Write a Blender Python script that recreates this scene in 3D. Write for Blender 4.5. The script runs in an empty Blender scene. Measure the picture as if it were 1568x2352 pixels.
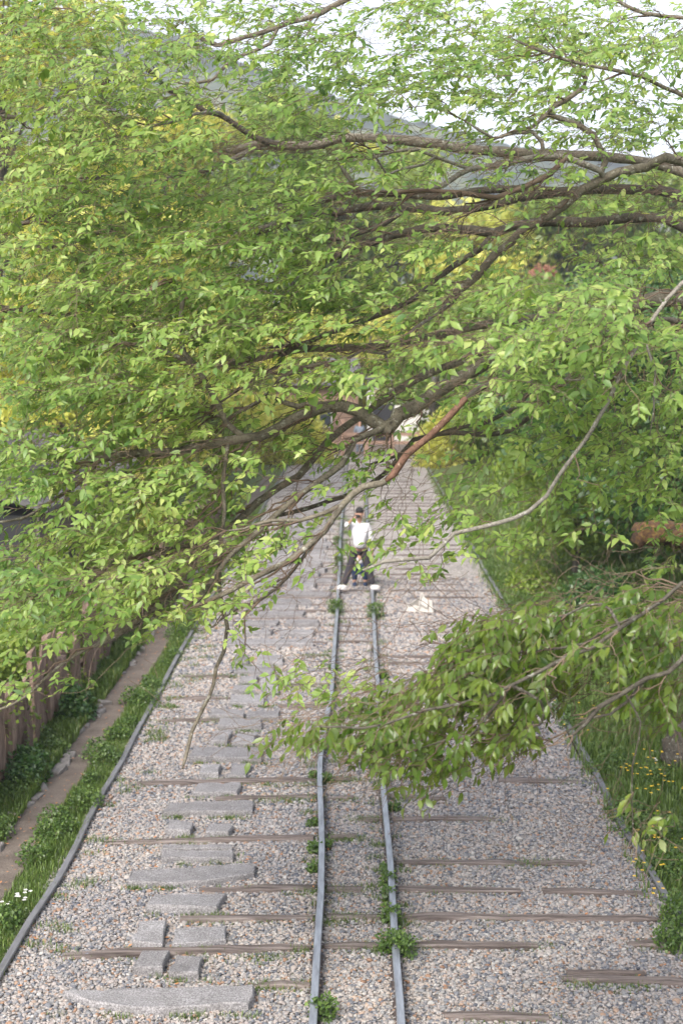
import bpy, bmesh, math, random
import numpy as np
from mathutils import Vector, Matrix, kdtree
random.seed(7); rng = np.random.default_rng(7)
SC = bpy.context.scene; COL = SC.collection
R = math.radians

# ------------------------------------------------------------------ camera, sky, sun
F = 3300.0; CX, CY = 784.0, 1176.0          # focal length and centre in units of a 1568 x 2352 picture
PITCH = math.atan(380 / F); YAW = math.atan(38 / F); H = 5.337
cam = bpy.data.objects.new('camera', bpy.data.cameras.new('camera')); COL.objects.link(cam)
cam.location = (0, 0, H); cam.rotation_euler = (math.pi / 2 - PITCH, 0, YAW)
cam.data.sensor_fit = 'VERTICAL'; cam.data.sensor_height = 36; cam.data.sensor_width = 24
cam.data.lens = F / 2352 * 36; cam.data.clip_start = .1; cam.data.clip_end = 4000
cam.data.dof.use_dof = True; cam.data.dof.focus_distance = 11.0; cam.data.dof.aperture_fstop = 2.4
SC.camera = cam
SUN_EL, SUN_AZ = 42.0, 205.0                # azimuth clockwise from +Y: behind the camera, to the left
w = bpy.data.worlds.new('World'); SC.world = w; w.use_nodes = True
nt = w.node_tree; nt.nodes.clear()
o_ = nt.nodes.new('ShaderNodeOutputWorld'); b_ = nt.nodes.new('ShaderNodeBackground')
s_ = nt.nodes.new('ShaderNodeTexSky'); s_.sky_type = 'NISHITA'; s_.sun_disc = False
s_.sun_elevation = R(SUN_EL); s_.sun_rotation = R(SUN_AZ); s_.dust_density = 3.0; s_.air_density = 1.0; s_.ozone_density = 1.0
hs = nt.nodes.new('ShaderNodeHueSaturation'); hs.inputs['Saturation'].default_value = .38
nt.links.new(s_.outputs[0], hs.inputs['Color']); nt.links.new(hs.outputs[0], b_.inputs[0]); nt.links.new(b_.outputs[0], o_.inputs[0])
b_.inputs[1].default_value = .15
sl = bpy.data.lights.new('sun', 'SUN'); sl.energy = 1.5; sl.angle = R(18); sl.color = (1, .94, .84)
so = bpy.data.objects.new('sun', sl); COL.objects.link(so)
sd = Vector((math.sin(R(SUN_AZ)) * math.cos(R(SUN_EL)), math.cos(R(SUN_AZ)) * math.cos(R(SUN_EL)), math.sin(R(SUN_EL))))
so.rotation_euler = sd.to_track_quat('Z', 'Y').to_euler(); so.location = (0, 0, 60)
SC.view_settings.view_transform = 'Standard'; SC.view_settings.look = 'None'
SC.view_settings.exposure = 1.45; SC.view_settings.gamma = 1; SC.view_settings.use_curve_mapping = False
SC.render.engine = 'CYCLES'
SC.cycles.max_bounces = 8; SC.cycles.transparent_max_bounces = 6; SC.cycles.transmission_bounces = 5
SC.cycles.diffuse_bounces = 4; SC.cycles.volume_bounces = 0; SC.cycles.use_denoising = True

FWD = np.array([-math.sin(YAW) * math.cos(PITCH), math.cos(YAW) * math.cos(PITCH), -math.sin(PITCH)])
RGT = np.array([math.cos(YAW), math.sin(YAW), 0.0]); UPV = np.cross(RGT, FWD); CAM = np.array([0, 0, H])
def at(px, py, d):                          # point d metres in front of the bridge
    return CAM + d * (FWD + RGT * (px - CX) / F - UPV * (py - CY) / F)
def gnd(px, py, z=0.0):                     # point on the ground at height z
    v = FWD + RGT * (px - CX) / F - UPV * (py - CY) / F
    return CAM + v * ((z - H) / v[2])

# ------------------------------------------------------------------ helpers
def tag(o, label=None, cat=None, group=None, kind=None):
    if label: o['label'] = label
    if cat: o['category'] = cat
    if group: o['group'] = group
    if kind: o['kind'] = kind
    return o
def empty(name, loc=(0, 0, 0)):
    o = bpy.data.objects.new(name, None); COL.objects.link(o); o.location = loc; o.empty_display_size = .2; return o
def link(name, me, parent=None):
    o = bpy.data.objects.new(name, me); COL.objects.link(o)
    if parent is not None:
        o.parent = parent; o.matrix_parent_inverse = Matrix.Translation(-Vector(parent.location))
    return o
def mesh_np(name, V, faces, mats, smooth=False, tint=None, midx=None, parent=None):
    """faces: list of (n,k) int arrays."""
    me = bpy.data.meshes.new(name)
    V = np.asarray(V, dtype=np.float32)
    me.vertices.add(len(V)); me.vertices.foreach_set('co', V.ravel())
    loops = np.concatenate([f.ravel() for f in faces]).astype(np.int32)
    tot = np.concatenate([np.full(len(f), f.shape[1]) for f in faces]).astype(np.int32)
    me.loops.add(len(loops)); me.loops.foreach_set('vertex_index', loops)
    me.polygons.add(len(tot)); st = np.zeros(len(tot), np.int32); st[1:] = np.cumsum(tot)[:-1]
    me.polygons.foreach_set('loop_start', st); me.polygons.foreach_set('loop_total', tot)
    if midx is not None: me.polygons.foreach_set('material_index', np.asarray(midx, np.int32))
    me.update(calc_edges=True)
    if smooth: me.polygons.foreach_set('use_smooth', np.ones(len(tot), bool))
    if tint is not None:
        a = me.attributes.new('tint', 'FLOAT', 'POINT'); a.data.foreach_set('value', np.asarray(tint, np.float32))
    for m in (mats if isinstance(mats, (list, tuple)) else [mats]): me.materials.append(m)
    me.validate()
    return link(name, me, parent)
def norm(a): return a / np.maximum(np.linalg.norm(a, axis=-1, keepdims=True), 1e-9)
class MB:
    def __init__(s): s.v = []; s.f = []; s.m = []
    def add(s, vs, fs, m=0):
        k = len(s.v); s.v += [tuple(map(float, v)) for v in vs]
        for f in fs: s.f.append(tuple(i + k for i in f)); s.m.append(m)
    def box(s, c, d, rz=0, m=0, jit=0):
        x, y, z = d[0] / 2, d[1] / 2, d[2] / 2; ca, sa = math.cos(rz), math.sin(rz); vs = []
        for sz in (-1, 1):
            for sx, sy in ((-1, -1), (1, -1), (1, 1), (-1, 1)):
                a, b = sx * x + random.uniform(-jit, jit), sy * y + random.uniform(-jit, jit)
                vs.append((c[0] + a * ca - b * sa, c[1] + a * sa + b * ca, c[2] + sz * z + random.uniform(-jit, jit)))
        s.add(vs, [(3, 2, 1, 0), (4, 5, 6, 7), (0, 1, 5, 4), (1, 2, 6, 5), (2, 3, 7, 6), (3, 0, 4, 7)], m)
    def build(s, name, mats, parent=None, smooth=False, bevel=0):
        me = bpy.data.meshes.new(name); me.from_pydata(s.v, [], s.f)
        me.polygons.foreach_set('material_index', s.m)
        if smooth: me.polygons.foreach_set('use_smooth', [True] * len(s.f))
        for m in (mats if isinstance(mats, (list, tuple)) else [mats]): me.materials.append(m)
        if bevel:
            bm = bmesh.new(); bm.from_mesh(me)
            bmesh.ops.bevel(bm, geom=bm.edges[:], offset=bevel, segments=1, affect='EDGES'); bm.to_mesh(me); bm.free()
        me.update(); return link(name, me, parent)

# ------------------------------------------------------------------ materials
def mat(name, build):
    m = bpy.data.materials.new(name); m.use_nodes = True; n = m.node_tree; n.nodes.clear()
    out = n.nodes.new('ShaderNodeOutputMaterial')
    class G: pass
    g = G(); g.t = n
    def N(t, **kw):
        x = n.nodes.new('ShaderNode' + t)
        for k, v in kw.items():
            if k.startswith('i_'):
                key = k[2:]; key = int(key) if key.isdigit() else key.replace('_', ' ')
                if hasattr(v, 'is_linked') or isinstance(v, bpy.types.NodeSocket): n.links.new(v, x.inputs[key])
                else: x.inputs[key].default_value = v
            else: setattr(x, k, v)
        return x
    g.N = N
    def ramp(fac, stops, interp='LINEAR'):
        r = N('ValToRGB'); n.links.new(fac, r.inputs[0]); r.color_ramp.interpolation = interp
        e = r.color_ramp.elements
        while len(e) < len(stops): e.new(.5)
        for q, (p, c) in zip(e, stops): q.position = p; q.color = (*c, 1) if len(c) == 3 else c
        return r.outputs[0]
    g.ramp = ramp
    def noise(scale, detail=3, rough=.6, vec=None, dist=0):
        x = N('TexNoise'); x.inputs['Scale'].default_value = scale; x.inputs['Detail'].default_value = detail
        x.inputs['Roughness'].default_value = rough; x.inputs['Distortion'].default_value = dist
        if vec is not None: n.links.new(vec, x.inputs['Vector'])
        return x.outputs[0]
    g.noise = noise
    def mix(f, a, b, mode='MIX'):
        x = N('Mix', data_type='RGBA', blend_type=mode)
        for s, v in ((x.inputs[0], f), (x.inputs[6], a), (x.inputs[7], b)):
            if isinstance(v, bpy.types.NodeSocket): n.links.new(v, s)
            else: s.default_value = v if not isinstance(v, tuple) or len(v) == 4 else (*v, 1)
        return x.outputs[2]
    g.mix = mix
    def pos(scale=(1, 1, 1), obj=True):
        tc = N('TexCoord'); mp = N('Mapping'); mp.inputs['Scale'].default_value = scale
        n.links.new(tc.outputs['Object'], mp.inputs['Vector']); return mp.outputs[0]
    g.pos = pos
    def bump(h, s=.5, d=.01):
        x = N('Bump'); x.inputs['Strength'].default_value = s; x.inputs['Distance'].default_value = d
        n.links.new(h, x.inputs['Height']); return x.outputs[0]
    g.bump = bump
    def bsdf(col, rough=.8, nrm=None, metal=0, spec=.5):
        x = N('BsdfPrincipled')
        for s, v in (('Base Color', col), ('Roughness', rough), ('Metallic', metal), ('Specular IOR Level', spec)):
            if isinstance(v, bpy.types.NodeSocket): n.links.new(v, x.inputs[s])
            else: x.inputs[s].default_value = v if not isinstance(v, tuple) or len(v) == 4 else (*v, 1)
        if nrm is not None: n.links.new(nrm, x.inputs['Normal'])
        return x.outputs[0]
    g.bsdf = bsdf
    n.links.new(build(g), out.inputs[0]); return m
def leaf_mat(name, stops, trans, gloss=.5, rough=.42, tw=.45):
    def f(g):
        a = g.N('Attribute', attribute_name='tint').outputs['Fac']
        col = g.ramp(a, stops)
        col = g.mix(.25, col, g.ramp(g.noise(38, 2), [(.3, (.5, .5, .5)), (.7, (1, 1, 1))]), 'MULTIPLY')
        p = g.bsdf(col, rough, spec=gloss)
        t = g.N('BsdfTranslucent'); g.t.links.new(g.mix(1.0, col, (*trans, 1), 'MULTIPLY'), t.inputs[0])
        m = g.N('MixShader'); m.inputs[0].default_value = tw
        g.t.links.new(p, m.inputs[1]); g.t.links.new(t.outputs[0], m.inputs[2]); return m.outputs[0]
    return mat(name, f)
M_leaf = leaf_mat('young_cherry_leaf', [(0, (.072, .150, .032)), (.35, (.155, .260, .055)), (.75, (.275, .375, .095)), (1, (.430, .490, .160))], (1.5, 1.4, .8))
M_leaf_low = leaf_mat('shaded_cherry_leaf', [(0, (.050, .105, .016)), (.5, (.105, .170, .026)), (1, (.190, .245, .045))], (1.5, 1.35, .6), gloss=.4, rough=.3, tw=.5)  # darker copy of the cherry leaf: shade of the low branch put into its colour
M_yel = leaf_mat('sunlit_yellow_green_foliage', [(0, (.28, .33, .050)), (.5, (.52, .54, .11)), (1, (.72, .70, .20))], (1.3, 1.2, .7))  # yellow green of young leaves, with direct sunlight also put into the colour
M_mid = leaf_mat('mid_green_foliage', [(0, (.070, .125, .022)), (.5, (.20, .29, .05)), (1, (.38, .44, .09))], (1.3, 1.3, .7))
M_dark = leaf_mat('dark_green_foliage', [(0, (.020, .060, .018)), (.5, (.050, .115, .028)), (1, (.12, .19, .05))], (1.2, 1.2, .7), gloss=.5, rough=.38, tw=.3)
M_red = leaf_mat('reddish_foliage', [(0, (.20, .09, .06)), (.5, (.38, .18, .12)), (1, (.45, .30, .14))], (1.2, 1.1, .8))
M_grass = leaf_mat('grass', [(0, (.045, .085, .020)), (.5, (.105, .170, .036)), (.85, (.17, .24, .055)), (1, (.28, .28, .11))], (1.2, 1.2, .7), tw=.3)
def f_bark(c1, c2, lich):
    def f(g):
        p = g.pos()
        c = g.ramp(g.noise(14, 6, .7, p), [(.3, c1), (.65, c2)])
        l = g.ramp(g.noise(22, 3, .6, p), [(.60, (0, 0, 0)), (.68, (1, 1, 1))])
        c = g.mix(l, c, lich)
        d = g.ramp(g.noise(60, 3, .6, p), [(.32, (.35, .32, .3)), (.5, (1, 1, 1))])
        c = g.mix(.8, c, d, 'MULTIPLY')
        return g.bsdf(c, .85, g.bump(g.noise(70, 5, .7, p), .7, .006), spec=.25)
    return f
M_bark = mat('grey_bark', f_bark((.085, .073, .058), (.180, .158, .122), (.30, .29, .25)))
M_bark_pale = mat('pale_bark', f_bark((.14, .125, .105), (.24, .22, .19), (.36, .35, .32)))
M_bark_dark = mat('dark_bark', f_bark((.045, .039, .032), (.105, .093, .073), (.21, .21, .18)))
M_bark_red = mat('peeling_red_bark', f_bark((.11, .060, .042), (.19, .105, .075), (.42, .33, .25)))
M_twig = mat('twig_bark', lambda g: g.bsdf(g.ramp(g.noise(3, 2), [(.35, (.085, .055, .040)), (.65, (.185, .135, .095))]), .8, spec=.3))
M_lichen = mat('orange_lichen', lambda g: g.bsdf(g.ramp(g.noise(14, 5, .7, g.pos()), [(.32, (.030, .022, .016)), (.5, (.10, .048, .022)), (.6, (.19, .12, .03)), (.72, (.07, .09, .03))]), .95, g.bump(g.noise(30, 5, .7), .9, .03)))
def f_gravel(g):
    p = g.pos(); v = g.N('TexVoronoi'); g.t.links.new(p, v.inputs['Vector']); v.inputs['Scale'].default_value = 26
    sep = g.N('SeparateColor'); g.t.links.new(v.outputs['Color'], sep.inputs[0])
    c = g.ramp(sep.outputs[0], [(0, (.28, .275, .28)), (.3, (.41, .39, .38)), (.55, (.50, .45, .425)), (.8, (.56, .52, .49)), (1, (.60, .58, .56))])
    edge = g.ramp(v.outputs['Distance'], [(.3, (1, 1, 1)), (.7, (.45, .43, .42))])
    c = g.mix(.85, c, edge, 'MULTIPLY')
    c = g.mix(.5, c, g.ramp(g.noise(.7, 4, .6, p), [(.3, (.66, .64, .64)), (.7, (1, .97, .93))]), 'MULTIPLY')
    inv = g.N('Math', operation='MULTIPLY'); g.t.links.new(v.outputs['Distance'], inv.inputs[0]); inv.inputs[1].default_value = -1
    return g.bsdf(c, .9, g.bump(inv.outputs[0], 1, .03), spec=.2)
M_gravel = mat('gravel_bed', f_gravel)
def f_peb(g):
    rnd = g.N('ObjectInfo').outputs['Random']
    c = g.ramp(rnd, [(0, (.10, .105, .125)), (.14, (.175, .18, .20)), (.34, (.275, .27, .27)), (.52, (.325, .285, .265)), (.72, (.375, .335, .315)), (.86, (.42, .405, .39)), (.965, (.34, .22, .15)), (1, (.22, .13, .09))])
    tc = g.N('NewGeometry').outputs['Position']
    c = g.mix(.5, c, g.ramp(g.noise(.55, 3, .6, tc), [(.35, (.60, .62, .68)), (.62, (1, .97, .93))]), 'MULTIPLY')
    c = g.mix(.4, c, g.ramp(g.noise(90, 3, .6, tc), [(.3, (.5, .5, .5)), (.7, (1, 1, 1))]), 'MULTIPLY')
    return g.bsdf(c, .85, spec=.25)
M_peb = mat('pebble', f_peb)
def f_granite(g):
    p = g.pos(); c = g.ramp(g.noise(70, 4, .8, p), [(.36, (.10, .097, .10)), (.5, (.25, .245, .25)), (.64, (.43, .42, .43))])
    c = g.mix(.7, c, g.ramp(g.noise(5, 4, .7, p), [(.3, (.55, .52, .50)), (.7, (1, .98, .97))]), 'MULTIPLY')
    c = g.mix(.8, c, g.ramp(g.N('ObjectInfo').outputs['Random'], [(0, (.78, .77, .78)), (1, (1.15, 1.15, 1.17))]), 'MULTIPLY')
    return g.bsdf(c, .8, g.bump(g.noise(45, 5, .7, p), .8, .008), spec=.3)
M_granite = mat('granite', f_granite)
def f_sleeper(g):
    p = g.pos((1.2, 26, 26)); c = g.ramp(g.noise(1, 5, .65, p), [(.3, (.045, .036, .033)), (.52, (.150, .122, .112)), (.75, (.30, .26, .24))])
    return g.bsdf(c, .95, g.bump(g.noise(1, 5, .7, p), .9, .012), spec=.15)
M_sleeper = mat('weathered_sleeper_wood', f_sleeper)
M_steel = mat('worn_rail_head', lambda g: g.bsdf(g.ramp(g.noise(6, 5, .6, g.pos((4, .5, 1))), [(.3, (.17, .175, .195)), (.7, (.36, .385, .43))]), .38, metal=.5))
M_steel2 = mat('dull_rail_head', lambda g: g.bsdf(g.ramp(g.noise(6, 5, .6, g.pos((4, .5, 1))), [(.3, (.12, .115, .12)), (.7, (.21, .21, .225))]), .6, metal=.3))
M_rust = mat('rail_rust', lambda g: g.bsdf(g.ramp(g.noise(20, 4, .6), [(.3, (.030, .022, .022)), (.7, (.085, .062, .055))]), .85))
M_soil = mat('path_dirt', lambda g: g.bsdf(g.mix(.6, g.ramp(g.noise(3, 5, .7, g.pos()), [(.3, (.10, .078, .062)), (.65, (.19, .155, .13))]), g.ramp(g.noise(60, 3, .7, g.pos()), [(.35, (.45, .42, .4)), (.6, (1, 1, 1))]), 'MULTIPLY'), .95, g.bump(g.noise(40, 4, .7, g.pos()), .8, .02)))
M_turf = mat('turf_soil', lambda g: g.bsdf(g.ramp(g.noise(5, 5, .7, g.pos()), [(.3, (.045, .065, .020)), (.55, (.085, .12, .03)), (.75, (.10, .085, .045))]), .95))
def f_plank(g):
    p = g.pos((9, 9, 1.1)); r = g.N('ObjectInfo').outputs['Random']
    c = g.ramp(g.noise(2.2, 6, .7, p, .6), [(.28, (.10, .070, .055)), (.5, (.24, .175, .145)), (.7, (.36, .27, .23))])
    c = g.mix(.5, c, g.ramp(r, [(0, (.5, .47, .45)), (.5, (.9, .85, .8)), (1, (1, .96, .9))]), 'MULTIPLY')
    c = g.mix(g.ramp(g.noise(3.5, 4, .7, g.pos()), [(.6, (0, 0, 0)), (.72, (1, 1, 1))]), c, (.10, .14, .04, 1))
    return g.bsdf(c, .95, g.bump(g.noise(3, 6, .75, p, .6), 1, .03), spec=.1)
M_plank = mat('weathered_plank', f_plank)
def flat(name, c, rough=.8, v=.25, sc=6, metal=0, bs=0):
    def f(g):
        col = g.mix(v, (*c, 1), g.ramp(g.noise(sc, 4, .6, g.pos()), [(.3, (.3, .3, .3)), (.7, (1, 1, 1))]), 'MULTIPLY')
        return g.bsdf(col, rough, g.bump(g.noise(sc * 6, 3), bs, .01) if bs else None, metal=metal)
    return mat(name, f)

# ------------------------------------------------------------------ ground
def sheet(name, x0, x1, y0, y1, z, m, nx=2, ny=2, zf=None):
    xs = np.linspace(x0, x1, nx); ys = np.linspace(y0, y1, ny)
    X, Y = np.meshgrid(xs, ys, indexing='ij'); Z = np.full_like(X, z) if zf is None else zf(X, Y) + z
    V = np.stack([X, Y, Z], -1).reshape(-1, 3)
    i, j = np.meshgrid(np.arange(nx - 1), np.arange(ny - 1), indexing='ij'); a = (i * ny + j).ravel()
    o = mesh_np(name, V, [np.stack([a, a + ny, a + ny + 1, a + 1], 1)], m, smooth=True)
    return tag(o, kind='structure')
sheet('ground', -3000, 3000, -200, 3500, -.02, M_turf)
def bank_z(X, Y):
    r = np.clip(X - 3.7, 0, 40); return np.where(r > 0, .30 * r - .004 * r * r, 0) + .04 * np.sin(X * 1.7 + Y * .6) * np.clip(r, 0, 1)
sheet('right_bank', 2.95, 30, 4, 110, -.008, M_turf, 60, 120, bank_z)
sheet('left_verge', -9, -3.0, 4, 75, -.006, M_turf, 8, 30)
sheet('gravel_bed', -3.12, 2.98, 5, 71, .0, M_gravel)
px_ = sheet('dirt_path', -3.86, -3.42, 4, 60, .004, M_soil, 3, 40)
sheet('far_yard', -9, 9, 71.0, 120, .003, M_soil)

# pebbles: scattered real stones in the part of the bed that is near
def pebble_mesh(k):
    bm = bmesh.new(); bmesh.ops.create_icosphere(bm, subdivisions=2, radius=1)
    r = random.Random(k); ax = [Vector((r.gauss(0, 1), r.gauss(0, 1), r.gauss(0, 1))).normalized() for _ in range(7)]
    for v in bm.verts:
        n = v.co.normalized(); s = 1
        for a in ax: s = min(s, r.uniform(.72, .8) / max(n.dot(a), .6))
        v.co = n * s * 1.1; v.co.z *= .62; v.co.x *= 1.15
    me = bpy.data.meshes.new('pebble'); bm.to_mesh(me); bm.free(); me.materials.append(M_peb)
    me.polygons.foreach_set('use_smooth', [k % 3 != 0] * len(me.polygons)); return me
pob = [bpy.data.objects.new('pebble_form', pebble_mesh(k)) for k in range(6)]
def pebbles(name, P, S):
    me = bpy.data.meshes.new(name); me.vertices.add(len(P)); me.vertices.foreach_set('co', P.astype(np.float32).ravel())
    for nm, ty, arr in (('sc', 'FLOAT', S), ('ix', 'INT', rng.integers(0, 6, len(P)))):
        a = me.attributes.new(nm, ty, 'POINT'); a.data.foreach_set('value', arr)
    a = me.attributes.new('rt', 'FLOAT_VECTOR', 'POINT')
    a.data.foreach_set('vector', np.stack([rng.normal(0, .35, len(P)), rng.normal(0, .35, len(P)), rng.uniform(0, 6.28, len(P))], 1).astype(np.float32).ravel())
    o = link(name, me); g = bpy.data.node_groups.new(name, 'GeometryNodeTree')
    g.interface.new_socket('Geometry', in_out='INPUT', socket_type='NodeSocketGeometry'); g.interface.new_socket('Geometry', in_out='OUTPUT', socket_type='NodeSocketGeometry')
    gi = g.nodes.new('NodeGroupInput'); go = g.nodes.new('NodeGroupOutput'); ip = g.nodes.new('GeometryNodeInstanceOnPoints')
    jg = g.nodes.new('GeometryNodeGeometryToInstance')
    for p in pob:
        oi = g.nodes.new('GeometryNodeObjectInfo'); oi.inputs['Object'].default_value = p; g.links.new(oi.outputs['Geometry'], jg.inputs[0])
    def na(n, t):
        x = g.nodes.new('GeometryNodeInputNamedAttribute'); x.data_type = t; x.inputs[0].default_value = n; return x.outputs[0]
    g.links.new(gi.outputs[0], ip.inputs['Points']); g.links.new(jg.outputs[0], ip.inputs['Instance']); ip.inputs['Pick Instance'].default_value = True
    g.links.new(na('ix', 'INT'), ip.inputs['Instance Index']); g.links.new(na('sc', 'FLOAT'), ip.inputs['Scale']); g.links.new(na('rt', 'FLOAT_VECTOR'), ip.inputs['Rotation'])
    g.links.new(ip.outputs[0], go.inputs[0]); md = o.modifiers.new('scatter', 'NODES'); md.node_group = g
    return tag(o, 'loose pinkish grey gravel between and beside the rails', 'gravel', kind='stuff')
PP = []; SS = []
for y0, y1, n, s in ((10.4, 16, 74000, 0.0130), (16, 23, 58000, .0152), (23, 33, 42000, .021)):
    y = rng.uniform(y0, y1, n); half = 2.6 / 11 * y + .3
    x = rng.uniform(-3.05, 2.95, n); k = (np.abs(x) < half); x, y = x[k], y[k]
    PP.append(np.stack([x, y, rng.uniform(0, .016, len(x))], 1)); SS.append((s * rng.lognormal(0, .28, len(x))).astype(np.float32))
pebbles('gravel', np.concatenate(PP), np.concatenate(SS))

# ------------------------------------------------------------------ rails, sleepers, slabs
def catmull(P, step):
    P = np.asarray(P, float)
    if len(P) < 3: 
        n = max(2, int(np.linalg.norm(P[-1] - P[0]) / step)); t = np.linspace(0, 1, n)[:, None]; return P[0] * (1 - t) + P[-1] * t
    Q = np.vstack([2 * P[0] - P[1], P, 2 * P[-1] - P[-2]]); out = []
    for i in range(1, len(Q) - 2):
        a, b, c, d = Q[i - 1:i + 3]; n = max(1, int(np.linalg.norm(c[:3] - b[:3]) / step))
        for k in range(n):
            t = k / n; out.append(.5 * ((2 * b) + (c - a) * t + (2 * a - 5 * b + 4 * c - d) * t * t + (3 * b - a - 3 * c + d) * t ** 3))
    out.append(P[-1]); return np.array(out)
def rail(pts, parent, top, label=None, sink=0.0):
    W = [gnd(x, y, .125 - sink) for x, y in pts]
    P = np.array(W)
    prof = [(-.055, .0), (-.055, .014), (-.012, .03), (-.012, .085), (-.033, .095), (-.033, .119), (-.027, .125), (.027, .125), (.033, .119), (.033, .095), (.012, .085), (.012, .03), (.055, .014), (.055, .0)]
    mb = MB(); n = len(prof)
    for i, p in enumerate(P):
        t = norm(P[min(i + 1, len(P) - 1)] - P[max(i - 1, 0)]); sx = np.array([t[1], -t[0], 0])
        mb.v += [tuple(np.array([p[0], p[1], 0]) + sx * a + np.array([0, 0, b - sink])) for a, b in prof]
        if i:
            for k in range(n - 1):
                a = (i - 1) * n + k; mb.f.append((a, a + 1, a + 1 + n, a + n)); mb.m.append(0 if 4 <= k <= 8 else 1)
    o = mb.build('rail', [top, M_rust], parent)
    if label: o['label'] = label
    return o
RL = [(-190, 2560), (0, 2229), (70, 2109), (135, 2014), (175, 1939), (202, 1879), (235, 1819), (280, 1746), (320, 1666), (360, 1596), (410, 1501), (491, 1360), (594, 1180), (672, 1045)]
RCL = [(700, 2600), (718, 2352), (729, 2164), (737, 2044), (739, 1929), (737, 1864), (734, 1794), (735, 1740), (747, 1655), (760, 1601), (768, 1476), (774, 1401), (779, 1300), (781, 1234), (791, 1113), (797, 1047)]
RCR = [(934, 2600), (921, 2349), (918, 2296), (911, 2214), (904, 2114), (900, 2044), (895, 1964), (885, 1864), (878, 1789), (872, 1696), (869, 1596), (862, 1501), (857, 1399), (850, 1300), (841, 1172), (838, 1113), (833, 1047)]
RR = [(1840, 2600), (1564, 2109), (1534, 2064), (1484, 1979), (1439, 1909), (1399, 1834), (1369, 1774), (1289, 1636), (1244, 1541), (1149, 1366), (1109, 1301), (1084, 1251), (1039, 1170), (968, 1045)]
tl = empty('railway_track', (-1.8, 20, 0)); tag(tl, 'left track with weathered wooden sleepers and the grey slab walkway', 'railway track', 'two parallel railway tracks on gravel')
tr = empty('railway_track', (1.7, 20, 0)); tag(tr, 'right track, open gravel between its rails with a white bag on it', 'railway track', 'two parallel railway tracks on gravel')
rail(RL, tl, M_steel2, 'dull outer rail edged with grass', .055); rail(RCL, tl, M_steel); rail(RCR, tr, M_steel); rail(RR, tr, M_steel2, 'dull outer rail edged with grass', .055)
for px, py in ((727, 2164), (739, 1931), (918, 2296), (857, 1480)):     # rail joints
    p = gnd(px, py, .125); mb = MB()
    for s in (-1, 1): mb.box((p[0] + s * .024, p[1], .06), (.012, .45, .045))
    mb.build('fishplate', M_rust, tl if px < 800 else tr)
def sleeper(x0, x1, y, par, wd=.12, top=.036, rot=0.0):
    top += .016; wd += .02
    n = max(3, int((x1 - x0) / .22)); mb = MB(); X = np.linspace(x0, x1, n)
    for i, x in enumerate(X):
        dy = (x - (x0 + x1) / 2) * rot + random.uniform(-.008, .008); wv = wd / 2 + random.uniform(-.022, .018); zt = top + random.uniform(-.014, .006)
        if i in (0, n - 1): zt -= .01; wv *= .8
        for a, z in ((-wv, -.05), (-wv * .95, zt - .012), (-wv * .6, zt), (wv * .6, zt + random.uniform(-.005, .004)), (wv, zt - .012), (wv, -.05)): mb.v.append((x, y + dy + a, z))
        if i:
            for k in range(5): a = (i - 1) * 6 + k; mb.f.append((a, a + 6, a + 7, a + 1)); mb.m.append(0)
    mb.f.append(tuple(range(5, -1, -1))[::-1]); mb.m.append(0); mb.f.append(tuple(range(len(mb.v) - 6, len(mb.v)))[::-1]); mb.m.append(0)
    return mb.build('sleeper', M_sleeper, par)
SLP = [  # ends in picture units, measured on the photograph's ground
    (315, 1799, 725, 1789), (495, 1834, 720, 1827), (240, 1934, 720, 1922), (460, 2043, 725, 2036), (415, 2110, 720, 2104), (145, 2192, 715, 2172), (580, 2259, 712, 2259),
    (365, 1655, 505, 1653), (640, 1621, 755, 1621), (400, 1603, 525, 1603), (640, 1574, 755, 1571), (685, 1506, 760, 1503), (425, 1553, 530, 1553),
    (750, 2041, 830, 2041), (750, 2103, 880, 2104), (745, 2172, 880, 2169), (750, 1923, 818, 1919), (748, 1834, 812, 1829), (750, 1790, 815, 1789), (822, 1881, 878, 1881)]
SRP = [(914, 2040, 1194, 2044), (1244, 2046, 1474, 2049), (919, 2104, 1519, 2109), (929, 2168, 1234, 2171), (1439, 2166, 1570, 2169), (1289, 2245, 1620, 2256),
    (909, 1979, 1205, 1981), (1215, 1980, 1345, 1979), (900, 1880, 1139, 1879), (888, 1826, 1024, 1834), (1144, 1791, 1334, 1794), (1019, 2331, 1259, 2334),
    (870, 1601, 1010, 1602), (870, 1576, 1030, 1577), (868, 1523, 1030, 1524), (866, 1508, 1040, 1508)]
for par, L in ((tl, SLP), (tr, SRP)):
    for x0, y0, x1, y1 in L:
        a, b = gnd(x0, y0, .03), gnd(x1, y1, .03); rot = (b[1] - a[1]) / (b[0] - a[0])
        sleeper(a[0], b[0], (a[1] + b[1]) / 2, par, .12 if y0 > 1800 else .15, .032, rot)
y = gnd(800, 1478)[1]
while y < 69:
    for par, a, b in ((tl, -3.0, -.45), (tl, -.38, .28), (tr, .34, 2.9)):
        if random.random() < (.93 if par is tl else .8):
            u, v = a + abs(random.gauss(0, .35)), b - (abs(random.gauss(0, .5)) if par is tr else 0)
            if par is tl and b > 0: u = a
            if par is tl and y < 27: u = max(u, -1.6)
            if v - u > .25: sleeper(u, v, y + random.uniform(-.05, .05), par, random.uniform(.08, .15), (random.uniform(.015, .04) if y < 33 else random.uniform(.006, .022)), random.uniform(-.012, .012))
    y += random.uniform(.62, .95) if y < 36 else random.uniform(.8, 1.3)
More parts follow.
